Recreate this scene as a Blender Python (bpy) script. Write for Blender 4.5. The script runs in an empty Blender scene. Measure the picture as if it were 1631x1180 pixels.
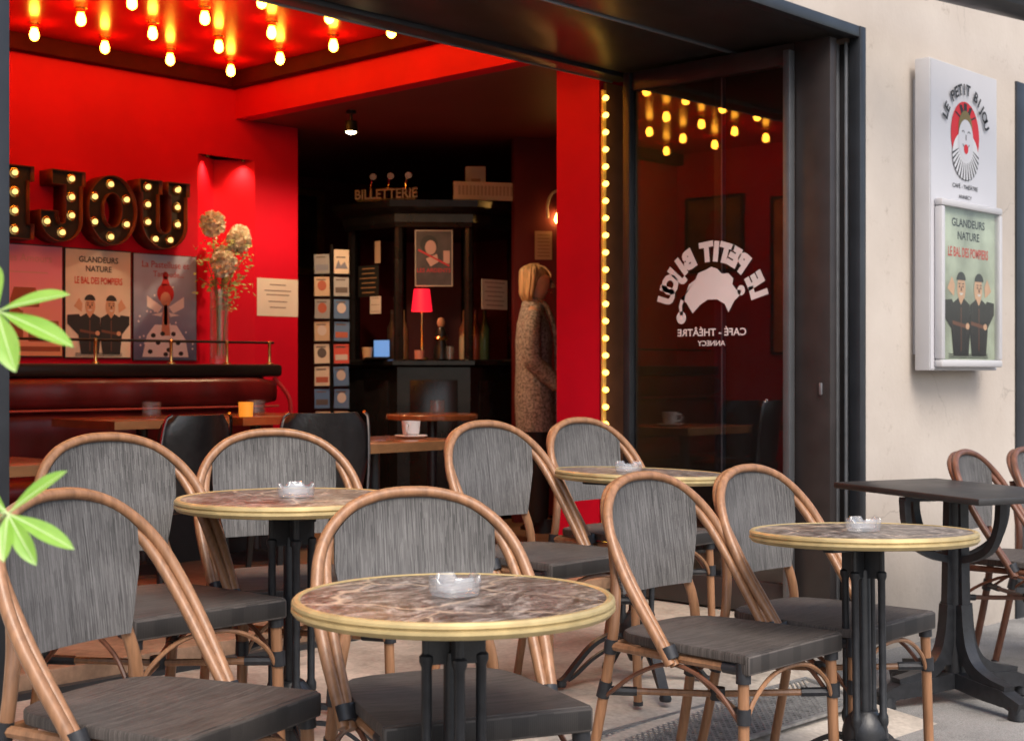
import bpy, bmesh, math, random
from mathutils import Vector, Matrix
R = math.radians
PI = math.pi
random.seed(7)
S = bpy.context.scene
COL = S.collection

# ------------------------------------------------------------------ camera
cam_d = bpy.data.cameras.new('camera')
cam = bpy.data.objects.new('camera', cam_d)
COL.objects.link(cam)
cam.location = (0, 0, 1.13)
cam.rotation_euler = (R(90), 0, -R(46.7))
cam_d.sensor_width = 36
cam_d.lens = 36 * 2270 / 1631
cam_d.clip_start = 0.05
cam_d.clip_end = 600
cam_d.dof.use_dof = True
cam_d.dof.focus_distance = 3.7
cam_d.dof.aperture_fstop = 7.0
S.camera = cam

# ------------------------------------------------------------------ world, sun, exposure
SUN_EL, SUN_AZ = R(52), R(205)          # azimuth measured clockwise from +Y
W = bpy.data.worlds.new('World')
S.world = W
W.use_nodes = True
wn = W.node_tree.nodes
wl = W.node_tree.links
sky = wn.new('ShaderNodeTexSky')
sky.sky_type = 'NISHITA'
sky.sun_disc = False
sky.sun_elevation = SUN_EL
sky.sun_rotation = SUN_AZ
sky.dust_density = 4.0
sky.air_density = 1.0
sky.ozone_density = 1.0
wn['Background'].inputs[1].default_value = 0.15
wl.new(sky.outputs[0], wn['Background'].inputs[0])
sun_d = bpy.data.lights.new('sun', 'SUN')
sun_d.energy = 1.5
sun_d.angle = R(35)
sun_d.color = (1.0, 0.94, 0.86)
sun = bpy.data.objects.new('sun', sun_d)
COL.objects.link(sun)
sdir = Vector((math.sin(SUN_AZ) * math.cos(SUN_EL), math.cos(SUN_AZ) * math.cos(SUN_EL), math.sin(SUN_EL)))
sun.rotation_euler = sdir.to_track_quat('Z', 'Y').to_euler()
S.view_settings.view_transform = 'Standard'
S.view_settings.look = 'None'
S.view_settings.gamma = 1
S.view_settings.exposure = 0.68
S.cycles.use_denoising = True
S.cycles.max_bounces = 10
S.cycles.transmission_bounces = 10
S.cycles.sample_clamp_indirect = 6.0
S.cycles.caustics_reflective = False
S.cycles.caustics_refractive = False

# ------------------------------------------------------------------ mesh building helpers
class MB:
    def __init__(s):
        s.v = []; s.f = []; s.sm = []
    def face(s, idx, smooth=False):
        s.f.append(tuple(idx)); s.sm.append(smooth)
    def box(s, x0, x1, y0, y1, z0, z1, bev=0.0):
        if bev <= 0:
            b = len(s.v)
            s.v += [(x0,y0,z0),(x1,y0,z0),(x1,y1,z0),(x0,y1,z0),(x0,y0,z1),(x1,y0,z1),(x1,y1,z1),(x0,y1,z1)]
            for q in ((0,3,2,1),(4,5,6,7),(0,1,5,4),(1,2,6,5),(2,3,7,6),(3,0,4,7)):
                s.face([b+i for i in q])
        else:
            bm = bmesh.new()
            bmesh.ops.create_cube(bm, size=1)
            for v in bm.verts:
                v.co = Vector(((x0+x1)/2+v.co.x*(x1-x0), (y0+y1)/2+v.co.y*(y1-y0), (z0+z1)/2+v.co.z*(z1-z0)))
            bmesh.ops.bevel(bm, geom=bm.edges[:], offset=bev, segments=2, profile=0.5, affect='EDGES')
            s.add_bm(bm); bm.free()
        return s
    def add_bm(s, bm, M=None):
        b = len(s.v)
        bm.verts.index_update()
        for v in bm.verts:
            c = M @ v.co if M else v.co
            s.v.append(tuple(c))
        for f in bm.faces:
            s.face([b+v.index for v in f.verts], True)
    def tube(s, pts, r, seg=10, caps=True, smooth=True):
        pts = [Vector(p) for p in pts]
        n = len(pts)
        rs = r if isinstance(r, (list, tuple)) else [r]*n
        tan = []
        for i in range(n):
            t = (pts[min(i+1,n-1)] - pts[max(i-1,0)])
            tan.append(t.normalized() if t.length > 1e-9 else Vector((0,0,1)))
        ref = Vector((0,0,1)) if abs(tan[0].z) < 0.9 else Vector((1,0,0))
        nrm = (ref - tan[0]*ref.dot(tan[0])).normalized()
        b = len(s.v)
        for i in range(n):
            nrm = (nrm - tan[i]*nrm.dot(tan[i])).normalized()
            bi = tan[i].cross(nrm)
            for k in range(seg):
                a = 2*PI*k/seg
                s.v.append(tuple(pts[i] + (nrm*math.cos(a) + bi*math.sin(a))*rs[i]))
        for i in range(n-1):
            for k in range(seg):
                k2 = (k+1) % seg
                s.face((b+i*seg+k, b+i*seg+k2, b+(i+1)*seg+k2, b+(i+1)*seg+k), smooth)
        if caps:
            s.face([b+k for k in range(seg)][::-1])
            s.face([b+(n-1)*seg+k for k in range(seg)])
        return s
    def band(s, pts, wdir, w, t):
        """a flat bar swept along pts; wdir is the constant width direction"""
        pts = [Vector(p) for p in pts]; wd = Vector(wdir).normalized()
        n = len(pts); b = len(s.v)
        for i in range(n):
            tg = (pts[min(i+1,n-1)] - pts[max(i-1,0)]).normalized()
            nn = tg.cross(wd).normalized()
            ww = w[i] if isinstance(w, (list,tuple)) else w
            tt = t[i] if isinstance(t, (list,tuple)) else t
            for (a, c) in ((-1,-1),(1,-1),(1,1),(-1,1)):
                s.v.append(tuple(pts[i] + wd*ww/2*a + nn*tt/2*c))
        for i in range(n-1):
            for k in range(4):
                k2 = (k+1) % 4
                s.face((b+i*4+k, b+i*4+k2, b+(i+1)*4+k2, b+(i+1)*4+k), True)
        s.face((b+3,b+2,b+1,b)); e = b+(n-1)*4
        s.face((e,e+1,e+2,e+3))
        return s
    def lathe(s, prof, seg=32, cx=0, cy=0, cz=0, caps=False):
        b = len(s.v); n = len(prof)
        for (r, z) in prof:
            for k in range(seg):
                a = 2*PI*k/seg
                s.v.append((cx+r*math.cos(a), cy+r*math.sin(a), cz+z))
        for i in range(n-1):
            for k in range(seg):
                k2 = (k+1) % seg
                s.face((b+i*seg+k, b+i*seg+k2, b+(i+1)*seg+k2, b+(i+1)*seg+k), True)
        if caps:
            s.face([b+k for k in range(seg)][::-1], True)
            s.face([b+(n-1)*seg+k for k in range(seg)], True)
        return s
    def loft(s, rings, caps=True, closed=True):
        b = len(s.v); n = len(rings); m = len(rings[0])
        for r in rings:
            s.v += [tuple(p) for p in r]
        mm = m if closed else m-1
        for i in range(n-1):
            for k in range(mm):
                k2 = (k+1) % m
                s.face((b+i*m+k, b+i*m+k2, b+(i+1)*m+k2, b+(i+1)*m+k), True)
        if caps:
            s.face([b+k for k in range(m)][::-1], True)
            s.face([b+(n-1)*m+k for k in range(m)], True)
        return s
    def prism(s, poly, y0, y1):
        """polygon in (x,z), extruded in y from y0 (front) to y1"""
        b = len(s.v); n = len(poly)
        s.v += [(p[0], y0, p[1]) for p in poly] + [(p[0], y1, p[1]) for p in poly]
        s.face([b+i for i in range(n)]); s.face([b+n+i for i in range(n)][::-1])
        for i in range(n):
            j = (i+1) % n
            s.face((b+i, b+n+i, b+n+j, b+j), True)
        return s
    # flat prints, in the local x,z plane, at depth y
    def poly(s, pts, y=0.0):
        b = len(s.v)
        s.v += [(p[0], y, p[1]) for p in pts]
        s.face([b+i for i in range(len(pts))])
        return s
    def rect(s, x0, x1, z0, z1, y=0.0):
        return s.poly([(x0,z0),(x1,z0),(x1,z1),(x0,z1)], y)
    def ell(s, cx, cz, rx, rz, y=0.0, a0=0, a1=360, n=28):
        return s.poly([(cx+rx*math.cos(R(a0+(a1-a0)*k/n)), cz+rz*math.sin(R(a0+(a1-a0)*k/n))) for k in range(n if a1-a0 >= 360 else n+1)], y)
    def ring(s, cx, cz, ro, ri, y=0.0, a0=0, a1=360, n=28):
        b = len(s.v)
        for k in range(n+1):
            a = R(a0+(a1-a0)*k/n)
            s.v.append((cx+ro*math.cos(a), y, cz+ro*math.sin(a)))
            s.v.append((cx+ri*math.cos(a), y, cz+ri*math.sin(a)))
        for k in range(n):
            s.face((b+2*k, b+2*k+2, b+2*k+3, b+2*k+1))
        return s
    def text(s, string, x, z, size, y=0.0, rot=0.0, bold=0.0, align='CENTER', sx=1.0, mirror=False):
        vs, fs = text_mesh(string, bold, align)
        b = len(s.v); c, sn = math.cos(rot), math.sin(rot)
        for (u, v) in vs:
            u = u*size*sx; v = v*size
            p, q = x+u*c-v*sn, z+u*sn+v*c
            s.v.append((-p if mirror else p, y, q))
        for f in fs:
            s.face([b+i for i in f])
        return s
    def arc_text(s, string, cx, cz, rad, size, y=0.0, pitch=9.0, bold=0.0, mirror=False, mid=90.0, sx=1.0):
        n = len(string)
        for i, ch in enumerate(string):
            if ch == ' ': continue
            a = R(mid - (i-(n-1)/2)*pitch)
            s.text(ch, cx+rad*math.cos(a), cz+rad*math.sin(a), size, y, a-PI/2, bold, 'CENTER', sx, mirror)
        return s
    def mesh(s, name, mat, sharp=38):
        me = bpy.data.meshes.new(name)
        me.from_pydata(s.v, [], s.f)
        me.polygons.foreach_set('use_smooth', s.sm)
        me.update()
        if any(s.sm):
            me.set_sharp_from_angle(angle=R(sharp))
        if mat is not None:
            me.materials.append(mat)
        return me
    def build(s, name, mat, parent=None, loc=None, rz=None, sharp=38):
        return obj(name, s.mesh(name, mat, sharp), parent, loc, rz)

_tc = {}
def text_mesh(string, bold, align):
    key = (string, bold, align)
    if key not in _tc:
        cu = bpy.data.curves.new('t', 'FONT')
        cu.body = string; cu.size = 1.0; cu.align_x = align; cu.resolution_u = 3
        cu.offset = bold
        o = bpy.data.objects.new('t', cu)
        COL.objects.link(o)
        dg = bpy.context.evaluated_depsgraph_get()
        me = bpy.data.meshes.new_from_object(o.evaluated_get(dg))
        _tc[key] = ([(v.co.x, v.co.y) for v in me.vertices], [tuple(p.vertices) for p in me.polygons])
        bpy.data.objects.remove(o); bpy.data.curves.remove(cu); bpy.data.meshes.remove(me)
    return _tc[key]

def obj(name, me, parent=None, loc=None, rz=None):
    o = bpy.data.objects.new(name, me)
    COL.objects.link(o)
    if parent is not None: o.parent = parent
    if loc is not None: o.location = loc
    if rz is not None: o.rotation_euler = (0, 0, rz)
    return o
def tag(o, label=None, cat=None, group=None, kind=None):
    if label: o['label'] = label
    if cat: o['category'] = cat
    if group: o['group'] = group
    if kind: o['kind'] = kind
    return o
def thing(name, label, cat, loc=(0,0,0), rz=0.0, group=None):
    o = obj(name, None, None, loc, rz)
    o.empty_display_size = 0.1
    return tag(o, label, cat, group)
def struct(name, mb, mat, parent=None):
    o = mb.build(name, mat, parent)
    if parent is None: o['kind'] = 'structure'
    return o
def copy_tree(o, parent=None):
    c = o.copy()
    COL.objects.link(c)
    c.parent = parent
    for ch in o.children:
        copy_tree(ch, c)
    return c
def cr(pts, n=6):
    """Catmull-Rom through the points"""
    P = [Vector(p) for p in pts]
    P = [P[0]*2-P[1]] + P + [P[-1]*2-P[-2]]
    out = []
    for i in range(1, len(P)-2):
        a, b, c, d = P[i-1], P[i], P[i+1], P[i+2]
        for k in range(n):
            t = k/n
            out.append(0.5*((2*b) + (c-a)*t + (2*a-5*b+4*c-d)*t*t + (3*b-a-3*c+d)*t*t*t))
    out.append(P[-2])
    return out
ORD = ['first','second','third','fourth','fifth','sixth','seventh','eighth','ninth','tenth']

# ------------------------------------------------------------------ materials
def nm(name):
    m = bpy.data.materials.new(name)
    m.use_nodes = True
    return m, m.node_tree.nodes, m.node_tree.links, m.node_tree.nodes['Principled BSDF']
def pm(name, col, rough=0.5, metal=0.0, var=0.15, scale=12.0, bump=0.0, bscale=80.0, stretch=(1,1,1), spec=0.5,
       col2=None, rvar=0.0, coat=0.0, detail=5.0, sheen=0.0):
    m, n, l, p = nm(name)
    p.inputs['Roughness'].default_value = rough
    p.inputs['Metallic'].default_value = metal
    p.inputs['Specular IOR Level'].default_value = spec
    p.inputs['Coat Weight'].default_value = coat
    p.inputs['Coat Roughness'].default_value = 0.08
    p.inputs['Sheen Weight'].default_value = sheen
    tc = n.new('ShaderNodeTexCoord'); mp = n.new('ShaderNodeMapping')
    mp.inputs['Scale'].default_value = stretch
    l.new(tc.outputs['Object'], mp.inputs[0])
    no = n.new('ShaderNodeTexNoise')
    no.inputs['Scale'].default_value = scale; no.inputs['Detail'].default_value = detail
    l.new(mp.outputs[0], no.inputs[0])
    rp = n.new('ShaderNodeValToRGB')
    c1 = [max(0, c*(1-var)) for c in col]; c2 = [min(1, c*(1+var)) for c in (col2 or col)]
    rp.color_ramp.elements[0].position = 0.3; rp.color_ramp.elements[1].position = 0.7
    rp.color_ramp.elements[0].color = (*c1, 1); rp.color_ramp.elements[1].color = (*c2, 1)
    l.new(no.outputs[0], rp.inputs[0]); l.new(rp.outputs[0], p.inputs['Base Color'])
    if rvar > 0:
        mr = n.new('ShaderNodeMapRange')
        mr.inputs[3].default_value = max(0.02, rough-rvar); mr.inputs[4].default_value = min(1, rough+rvar)
        n2 = n.new('ShaderNodeTexNoise'); n2.inputs['Scale'].default_value = scale*0.7; n2.inputs['Detail'].default_value = 6
        l.new(mp.outputs[0], n2.inputs[0]); l.new(n2.outputs[0], mr.inputs[0]); l.new(mr.outputs[0], p.inputs['Roughness'])
    if bump > 0:
        nb = n.new('ShaderNodeTexNoise'); nb.inputs['Scale'].default_value = bscale; nb.inputs['Detail'].default_value = 4
        l.new(mp.outputs[0], nb.inputs[0])
        bp = n.new('ShaderNodeBump'); bp.inputs['Strength'].default_value = bump; bp.inputs['Distance'].default_value = 0.004
        l.new(nb.outputs[0], bp.inputs['Height']); l.new(bp.outputs[0], p.inputs['Normal'])
    return m
def emis(name, col, strength):
    m, n, l, p = nm(name)
    p.inputs['Base Color'].default_value = (*col, 1)
    p.inputs['Emission Color'].default_value = (*col, 1)
    p.inputs['Emission Strength'].default_value = strength
    return m
def glass(name, col=(1,1,1), rough=0.0, ior=1.5):
    m, n, l, p = nm(name)
    p.inputs['Base Color'].default_value = (*col, 1)
    p.inputs['Transmission Weight'].default_value = 1.0
    p.inputs['Roughness'].default_value = rough
    p.inputs['IOR'].default_value = ior
    return m
def thin_glass(name, tint=(1,1,1), ior=1.55):
    m, n, l, p = nm(name)
    n.remove(p)
    t = n.new('ShaderNodeBsdfTransparent'); t.inputs[0].default_value = (*tint, 1)
    g_ = n.new('ShaderNodeBsdfGlossy'); g_.inputs['Roughness'].default_value = 0.0
    f = n.new('ShaderNodeFresnel'); ge = n.new('ShaderNodeNewGeometry')
    mr = n.new('ShaderNodeMapRange'); mr.inputs[3].default_value = ior; mr.inputs[4].default_value = 1/ior
    l.new(ge.outputs['Backfacing'], mr.inputs[0]); l.new(mr.outputs[0], f.inputs[0])
    x = n.new('ShaderNodeMixShader'); l.new(f.outputs[0], x.inputs[0]); l.new(t.outputs[0], x.inputs[1]); l.new(g_.outputs[0], x.inputs[2])
    l.new(x.outputs[0], n['Material Output'].inputs[0])
    return m
def pressed_glass(name, haze=.13):
    m, n, l, p = nm(name)
    n.remove(p)
    t = n.new('ShaderNodeBsdfTransparent'); t.inputs[0].default_value = (.96,.97,.98,1)
    d = n.new('ShaderNodeBsdfDiffuse'); d.inputs[0].default_value = (.9,.92,.95,1)
    g_ = n.new('ShaderNodeBsdfGlossy'); g_.inputs['Roughness'].default_value = 0.04
    a = n.new('ShaderNodeMixShader'); a.inputs[0].default_value = haze; l.new(t.outputs[0], a.inputs[1]); l.new(d.outputs[0], a.inputs[2])
    f = n.new('ShaderNodeFresnel'); ge = n.new('ShaderNodeNewGeometry')
    mr = n.new('ShaderNodeMapRange'); mr.inputs[3].default_value = 1.75; mr.inputs[4].default_value = 1/1.75
    l.new(ge.outputs['Backfacing'], mr.inputs[0]); l.new(mr.outputs[0], f.inputs[0])
    x = n.new('ShaderNodeMixShader'); l.new(f.outputs[0], x.inputs[0]); l.new(a.outputs[0], x.inputs[1]); l.new(g_.outputs[0], x.inputs[2])
    l.new(x.outputs[0], n['Material Output'].inputs[0])
    return m
def flat(name, col, rough=0.6):
    return pm(name, col, rough, var=0.05, scale=6)

def mat_marble():
    m, n, l, p = nm('brown_marble_laminate')
    tc = n.new('ShaderNodeTexCoord'); oi = n.new('ShaderNodeObjectInfo')
    mp = n.new('ShaderNodeMapping'); l.new(tc.outputs['Object'], mp.inputs[0])
    cx = n.new('ShaderNodeVectorMath'); cx.operation = 'SCALE'; cx.inputs['Scale'].default_value = 7.3
    co = n.new('ShaderNodeCombineXYZ'); l.new(oi.outputs['Random'], co.inputs[0]); l.new(oi.outputs['Random'], co.inputs[1])
    l.new(co.outputs[0], cx.inputs[0]); l.new(cx.outputs[0], mp.inputs['Location'])
    wn_ = n.new('ShaderNodeTexNoise'); wn_.inputs['Scale'].default_value = 5; wn_.inputs['Detail'].default_value = 6
    l.new(mp.outputs[0], wn_.inputs[0])
    mix = n.new('ShaderNodeMix'); mix.data_type = 'RGBA'; mix.inputs[0].default_value = 0.16
    l.new(mp.outputs[0], mix.inputs[6]); l.new(wn_.outputs['Color'], mix.inputs[7])
    ms = n.new('ShaderNodeMapping'); ms.inputs['Scale'].default_value = (1.0, 2.8, 1); ms.inputs['Rotation'].default_value = (0,0,0.5)
    l.new(mix.outputs[2], ms.inputs[0])
    no = n.new('ShaderNodeTexNoise'); no.inputs['Scale'].default_value = 20; no.inputs['Detail'].default_value = 12; no.inputs['Roughness'].default_value = 0.8
    l.new(ms.outputs[0], no.inputs[0])
    rp = n.new('ShaderNodeValToRGB'); e = rp.color_ramp.elements
    e[0].position = 0.40; e[0].color = (0.022, 0.019, 0.018, 1)
    e[1].position = 0.63; e[1].color = (0.46, 0.41, 0.37, 1)
    x = e.new(0.475); x.color = (0.095, 0.077, 0.068, 1)
    x = e.new(0.54); x.color = (0.20, 0.168, 0.148, 1)
    l.new(no.outputs[0], rp.inputs[0])
    vo = n.new('ShaderNodeTexVoronoi'); vo.feature = 'DISTANCE_TO_EDGE'; vo.inputs['Scale'].default_value = 4.6
    l.new(mix.outputs[2], vo.inputs[0])
    r2 = n.new('ShaderNodeValToRGB'); r2.color_ramp.elements[0].position = 0.0; r2.color_ramp.elements[0].color = (1,1,1,1)
    r2.color_ramp.elements[1].position = 0.022; r2.color_ramp.elements[1].color = (0,0,0,1)
    l.new(vo.outputs['Distance'], r2.inputs[0])
    n3 = n.new('ShaderNodeTexNoise'); n3.inputs['Scale'].default_value = 3.5; l.new(mp.outputs[0], n3.inputs[0])
    mu = n.new('ShaderNodeMath'); mu.operation = 'MULTIPLY'; mu.use_clamp = True; v2 = n.new('ShaderNodeMath'); v2.operation = 'MULTIPLY'; v2.inputs[1].default_value = 1.5; l.new(r2.outputs[0], v2.inputs[0]); l.new(v2.outputs[0], mu.inputs[0]); l.new(n3.outputs[0], mu.inputs[1])
    mx = n.new('ShaderNodeMix'); mx.data_type = 'RGBA'
    l.new(mu.outputs[0], mx.inputs[0]); l.new(rp.outputs[0], mx.inputs[6]); mx.inputs[7].default_value = (0.58, 0.44, 0.32, 1)
    l.new(mx.outputs[2], p.inputs['Base Color'])
    p.inputs['Roughness'].default_value = 0.2
    rr = n.new('ShaderNodeMapRange'); rr.inputs[3].default_value = 0.24; rr.inputs[4].default_value = 0.46
    l.new(wn_.outputs[0], rr.inputs[0]); l.new(rr.outputs[0], p.inputs['Roughness'])
    return m
def mat_textilene(name, dark, light, axis):
    """woven strands: every strand has its own tone, broken along its length, crossed by a fine weft"""
    m, n, l, p = nm(name)
    tc = n.new('ShaderNodeTexCoord'); oi = n.new('ShaderNodeObjectInfo'); sp = n.new('ShaderNodeSeparateXYZ')
    l.new(tc.outputs['Object'], sp.inputs[0])
    def math_(op, a, b=None, c=None):
        k = n.new('ShaderNodeMath'); k.operation = op
        for q, v in enumerate((a, b, c)):
            if v is None: continue
            if isinstance(v, (int, float)): k.inputs[q].default_value = v
            else: l.new(v, k.inputs[q])
        return k.outputs[0]
    U = sp.outputs['X'] if axis == 'z' else sp.outputs['Y']
    V = sp.outputs['Z'] if axis == 'z' else sp.outputs['X']
    cu = math_('DIVIDE', U, .0020); col = math_('FLOOR', cu)
    def wnoise(x, y):
        w = n.new('ShaderNodeTexWhiteNoise'); w.noise_dimensions = '3D'; cb = n.new('ShaderNodeCombineXYZ')
        l.new(x, cb.inputs[0])
        if isinstance(y, (int, float)): cb.inputs[1].default_value = y
        else: l.new(y, cb.inputs[1])
        l.new(oi.outputs['Random'], cb.inputs[2]); l.new(cb.outputs[0], w.inputs[0]); return w.outputs[0]
    r1 = wnoise(col, 3.0)
    seg = math_('FLOOR', math_('ADD', math_('DIVIDE', V, .035), math_('MULTIPLY', r1, 9.0)))
    r2 = wnoise(col, seg)
    tone = math_('ADD', math_('MULTIPLY', r1, .45), math_('MULTIPLY', r2, .55))
    big = n.new('ShaderNodeTexNoise'); big.inputs['Scale'].default_value = 7; big.inputs['Detail'].default_value = 4; l.new(tc.outputs['Object'], big.inputs[0])
    tone = math_('ADD', math_('MULTIPLY', tone, .75), math_('MULTIPLY', math_('SUBTRACT', big.outputs[0], .35), .7))
    weft = math_('SINE', math_('MULTIPLY', math_('ADD', math_('DIVIDE', V, .0042), math_('MULTIPLY', col, .5)), 6.2832))
    fu = math_('SUBTRACT', math_('FRACT', cu), .5)
    round_ = math_('SUBTRACT', 1.0, math_('MULTIPLY', math_('MULTIPLY', fu, fu), 2.6))
    tone2 = math_('MULTIPLY', math_('MULTIPLY', math_('ADD', math_('MULTIPLY', weft, .20), .88), round_), 1.0)
    rp = n.new('ShaderNodeValToRGB'); rp.color_ramp.elements[0].position = .12; rp.color_ramp.elements[1].position = .85
    rp.color_ramp.elements[0].color = (*dark, 1); rp.color_ramp.elements[1].color = (*light, 1)
    l.new(tone, rp.inputs[0])
    mu = n.new('ShaderNodeMix'); mu.data_type = 'RGBA'; mu.blend_type = 'MULTIPLY'; mu.inputs[0].default_value = 1
    l.new(rp.outputs[0], mu.inputs[6]); l.new(tone2, mu.inputs[7]); l.new(mu.outputs[2], p.inputs['Base Color'])
    p.inputs['Roughness'].default_value = 0.62
    bp = n.new('ShaderNodeBump'); bp.inputs['Strength'].default_value = 0.5; bp.inputs['Distance'].default_value = 0.0006
    l.new(tone2, bp.inputs['Height']); l.new(bp.outputs[0], p.inputs['Normal'])
    return m
def mat_plaster():
    m, n, l, p = nm('cream_plaster')
    tc = n.new('ShaderNodeTexCoord')
    a = n.new('ShaderNodeTexNoise'); a.inputs['Scale'].default_value = 1.6; a.inputs['Detail'].default_value = 9; a.inputs['Roughness'].default_value = 0.62
    l.new(tc.outputs['Object'], a.inputs[0])
    rp = n.new('ShaderNodeValToRGB'); e = rp.color_ramp.elements
    e[0].position = 0.3; e[0].color = (0.47, 0.41, 0.355, 1); e[1].position = 0.7; e[1].color = (0.56, 0.50, 0.44, 1)
    l.new(a.outputs[0], rp.inputs[0])
    v = n.new('ShaderNodeTexNoise'); v.inputs['Scale'].default_value = 7; v.inputs['Detail'].default_value = 8; v.inputs['Roughness'].default_value = 0.8
    l.new(tc.outputs['Object'], v.inputs[0])
    r2 = n.new('ShaderNodeValToRGB'); r2.color_ramp.elements[0].position = 0.30; r2.color_ramp.elements[0].color = (0.55,0.5,0.45,1)
    r2.color_ramp.elements[1].position = 0.42; r2.color_ramp.elements[1].color = (1,1,1,1)
    l.new(v.outputs[0], r2.inputs[0])
    mu = n.new('ShaderNodeMix'); mu.data_type = 'RGBA'; mu.blend_type = 'MULTIPLY'; mu.inputs[0].default_value = 0.7
    l.new(rp.outputs[0], mu.inputs[6]); l.new(r2.outputs[0], mu.inputs[7]); l.new(mu.outputs[2], p.inputs['Base Color'])
    p.inputs['Roughness'].default_value = 0.85
    wob = n.new('ShaderNodeTexNoise'); wob.inputs['Scale'].default_value = 9; wob.inputs['Detail'].default_value = 5; l.new(tc.outputs['Object'], wob.inputs[0])
    wm = n.new('ShaderNodeMix'); wm.data_type = 'RGBA'; wm.inputs[0].default_value = .10; l.new(tc.outputs['Object'], wm.inputs[6]); l.new(wob.outputs['Color'], wm.inputs[7])
    vo = n.new('ShaderNodeTexVoronoi'); vo.feature = 'DISTANCE_TO_EDGE'; vo.inputs['Scale'].default_value = 1.6; l.new(wm.outputs[2], vo.inputs[0])
    ck = n.new('ShaderNodeMapRange'); ck.inputs[1].default_value = 0; ck.inputs[2].default_value = .006; ck.inputs[3].default_value = .45; ck.inputs[4].default_value = 0
    l.new(vo.outputs['Distance'], ck.inputs[0])
    msk = n.new('ShaderNodeTexNoise'); msk.inputs['Scale'].default_value = 1.1; l.new(tc.outputs['Object'], msk.inputs[0])
    mk = n.new('ShaderNodeMapRange'); mk.inputs[1].default_value = .52; mk.inputs[2].default_value = .60; l.new(msk.outputs[0], mk.inputs[0])
    ckm = n.new('ShaderNodeMath'); ckm.operation = 'MULTIPLY'; l.new(ck.outputs[0], ckm.inputs[0]); l.new(mk.outputs[0], ckm.inputs[1])
    spx = n.new('ShaderNodeSeparateXYZ'); l.new(tc.outputs['Object'], spx.inputs[0])
    dz = n.new('ShaderNodeMapRange'); dz.inputs[1].default_value = .55; dz.inputs[2].default_value = -.05; dz.inputs[3].default_value = 0; dz.inputs[4].default_value = .75; l.new(spx.outputs[2], dz.inputs[0])
    dzm = n.new('ShaderNodeMath'); dzm.operation = 'MULTIPLY'; l.new(dz.outputs[0], dzm.inputs[0]); l.new(v.outputs[0], dzm.inputs[1])
    sm_ = n.new('ShaderNodeMath'); sm_.operation = 'ADD'; sm_.use_clamp = True; l.new(ckm.outputs[0], sm_.inputs[0]); l.new(dzm.outputs[0], sm_.inputs[1])
    dm = n.new('ShaderNodeMix'); dm.data_type = 'RGBA'; l.new(sm_.outputs[0], dm.inputs[0]); l.new(mu.outputs[2], dm.inputs[6]); dm.inputs[7].default_value = (.17,.145,.12,1)
    l.new(dm.outputs[2], p.inputs['Base Color'])
    b = n.new('ShaderNodeTexNoise'); b.inputs['Scale'].default_value = 40; b.inputs['Detail'].default_value = 6
    l.new(tc.outputs['Object'], b.inputs[0])
    bp = n.new('ShaderNodeBump'); bp.inputs['Strength'].default_value = 0.3; bp.inputs['Distance'].default_value = 0.004
    l.new(b.outputs[0], bp.inputs['Height']); l.new(bp.outputs[0], p.inputs['Normal'])
    return m
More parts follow.
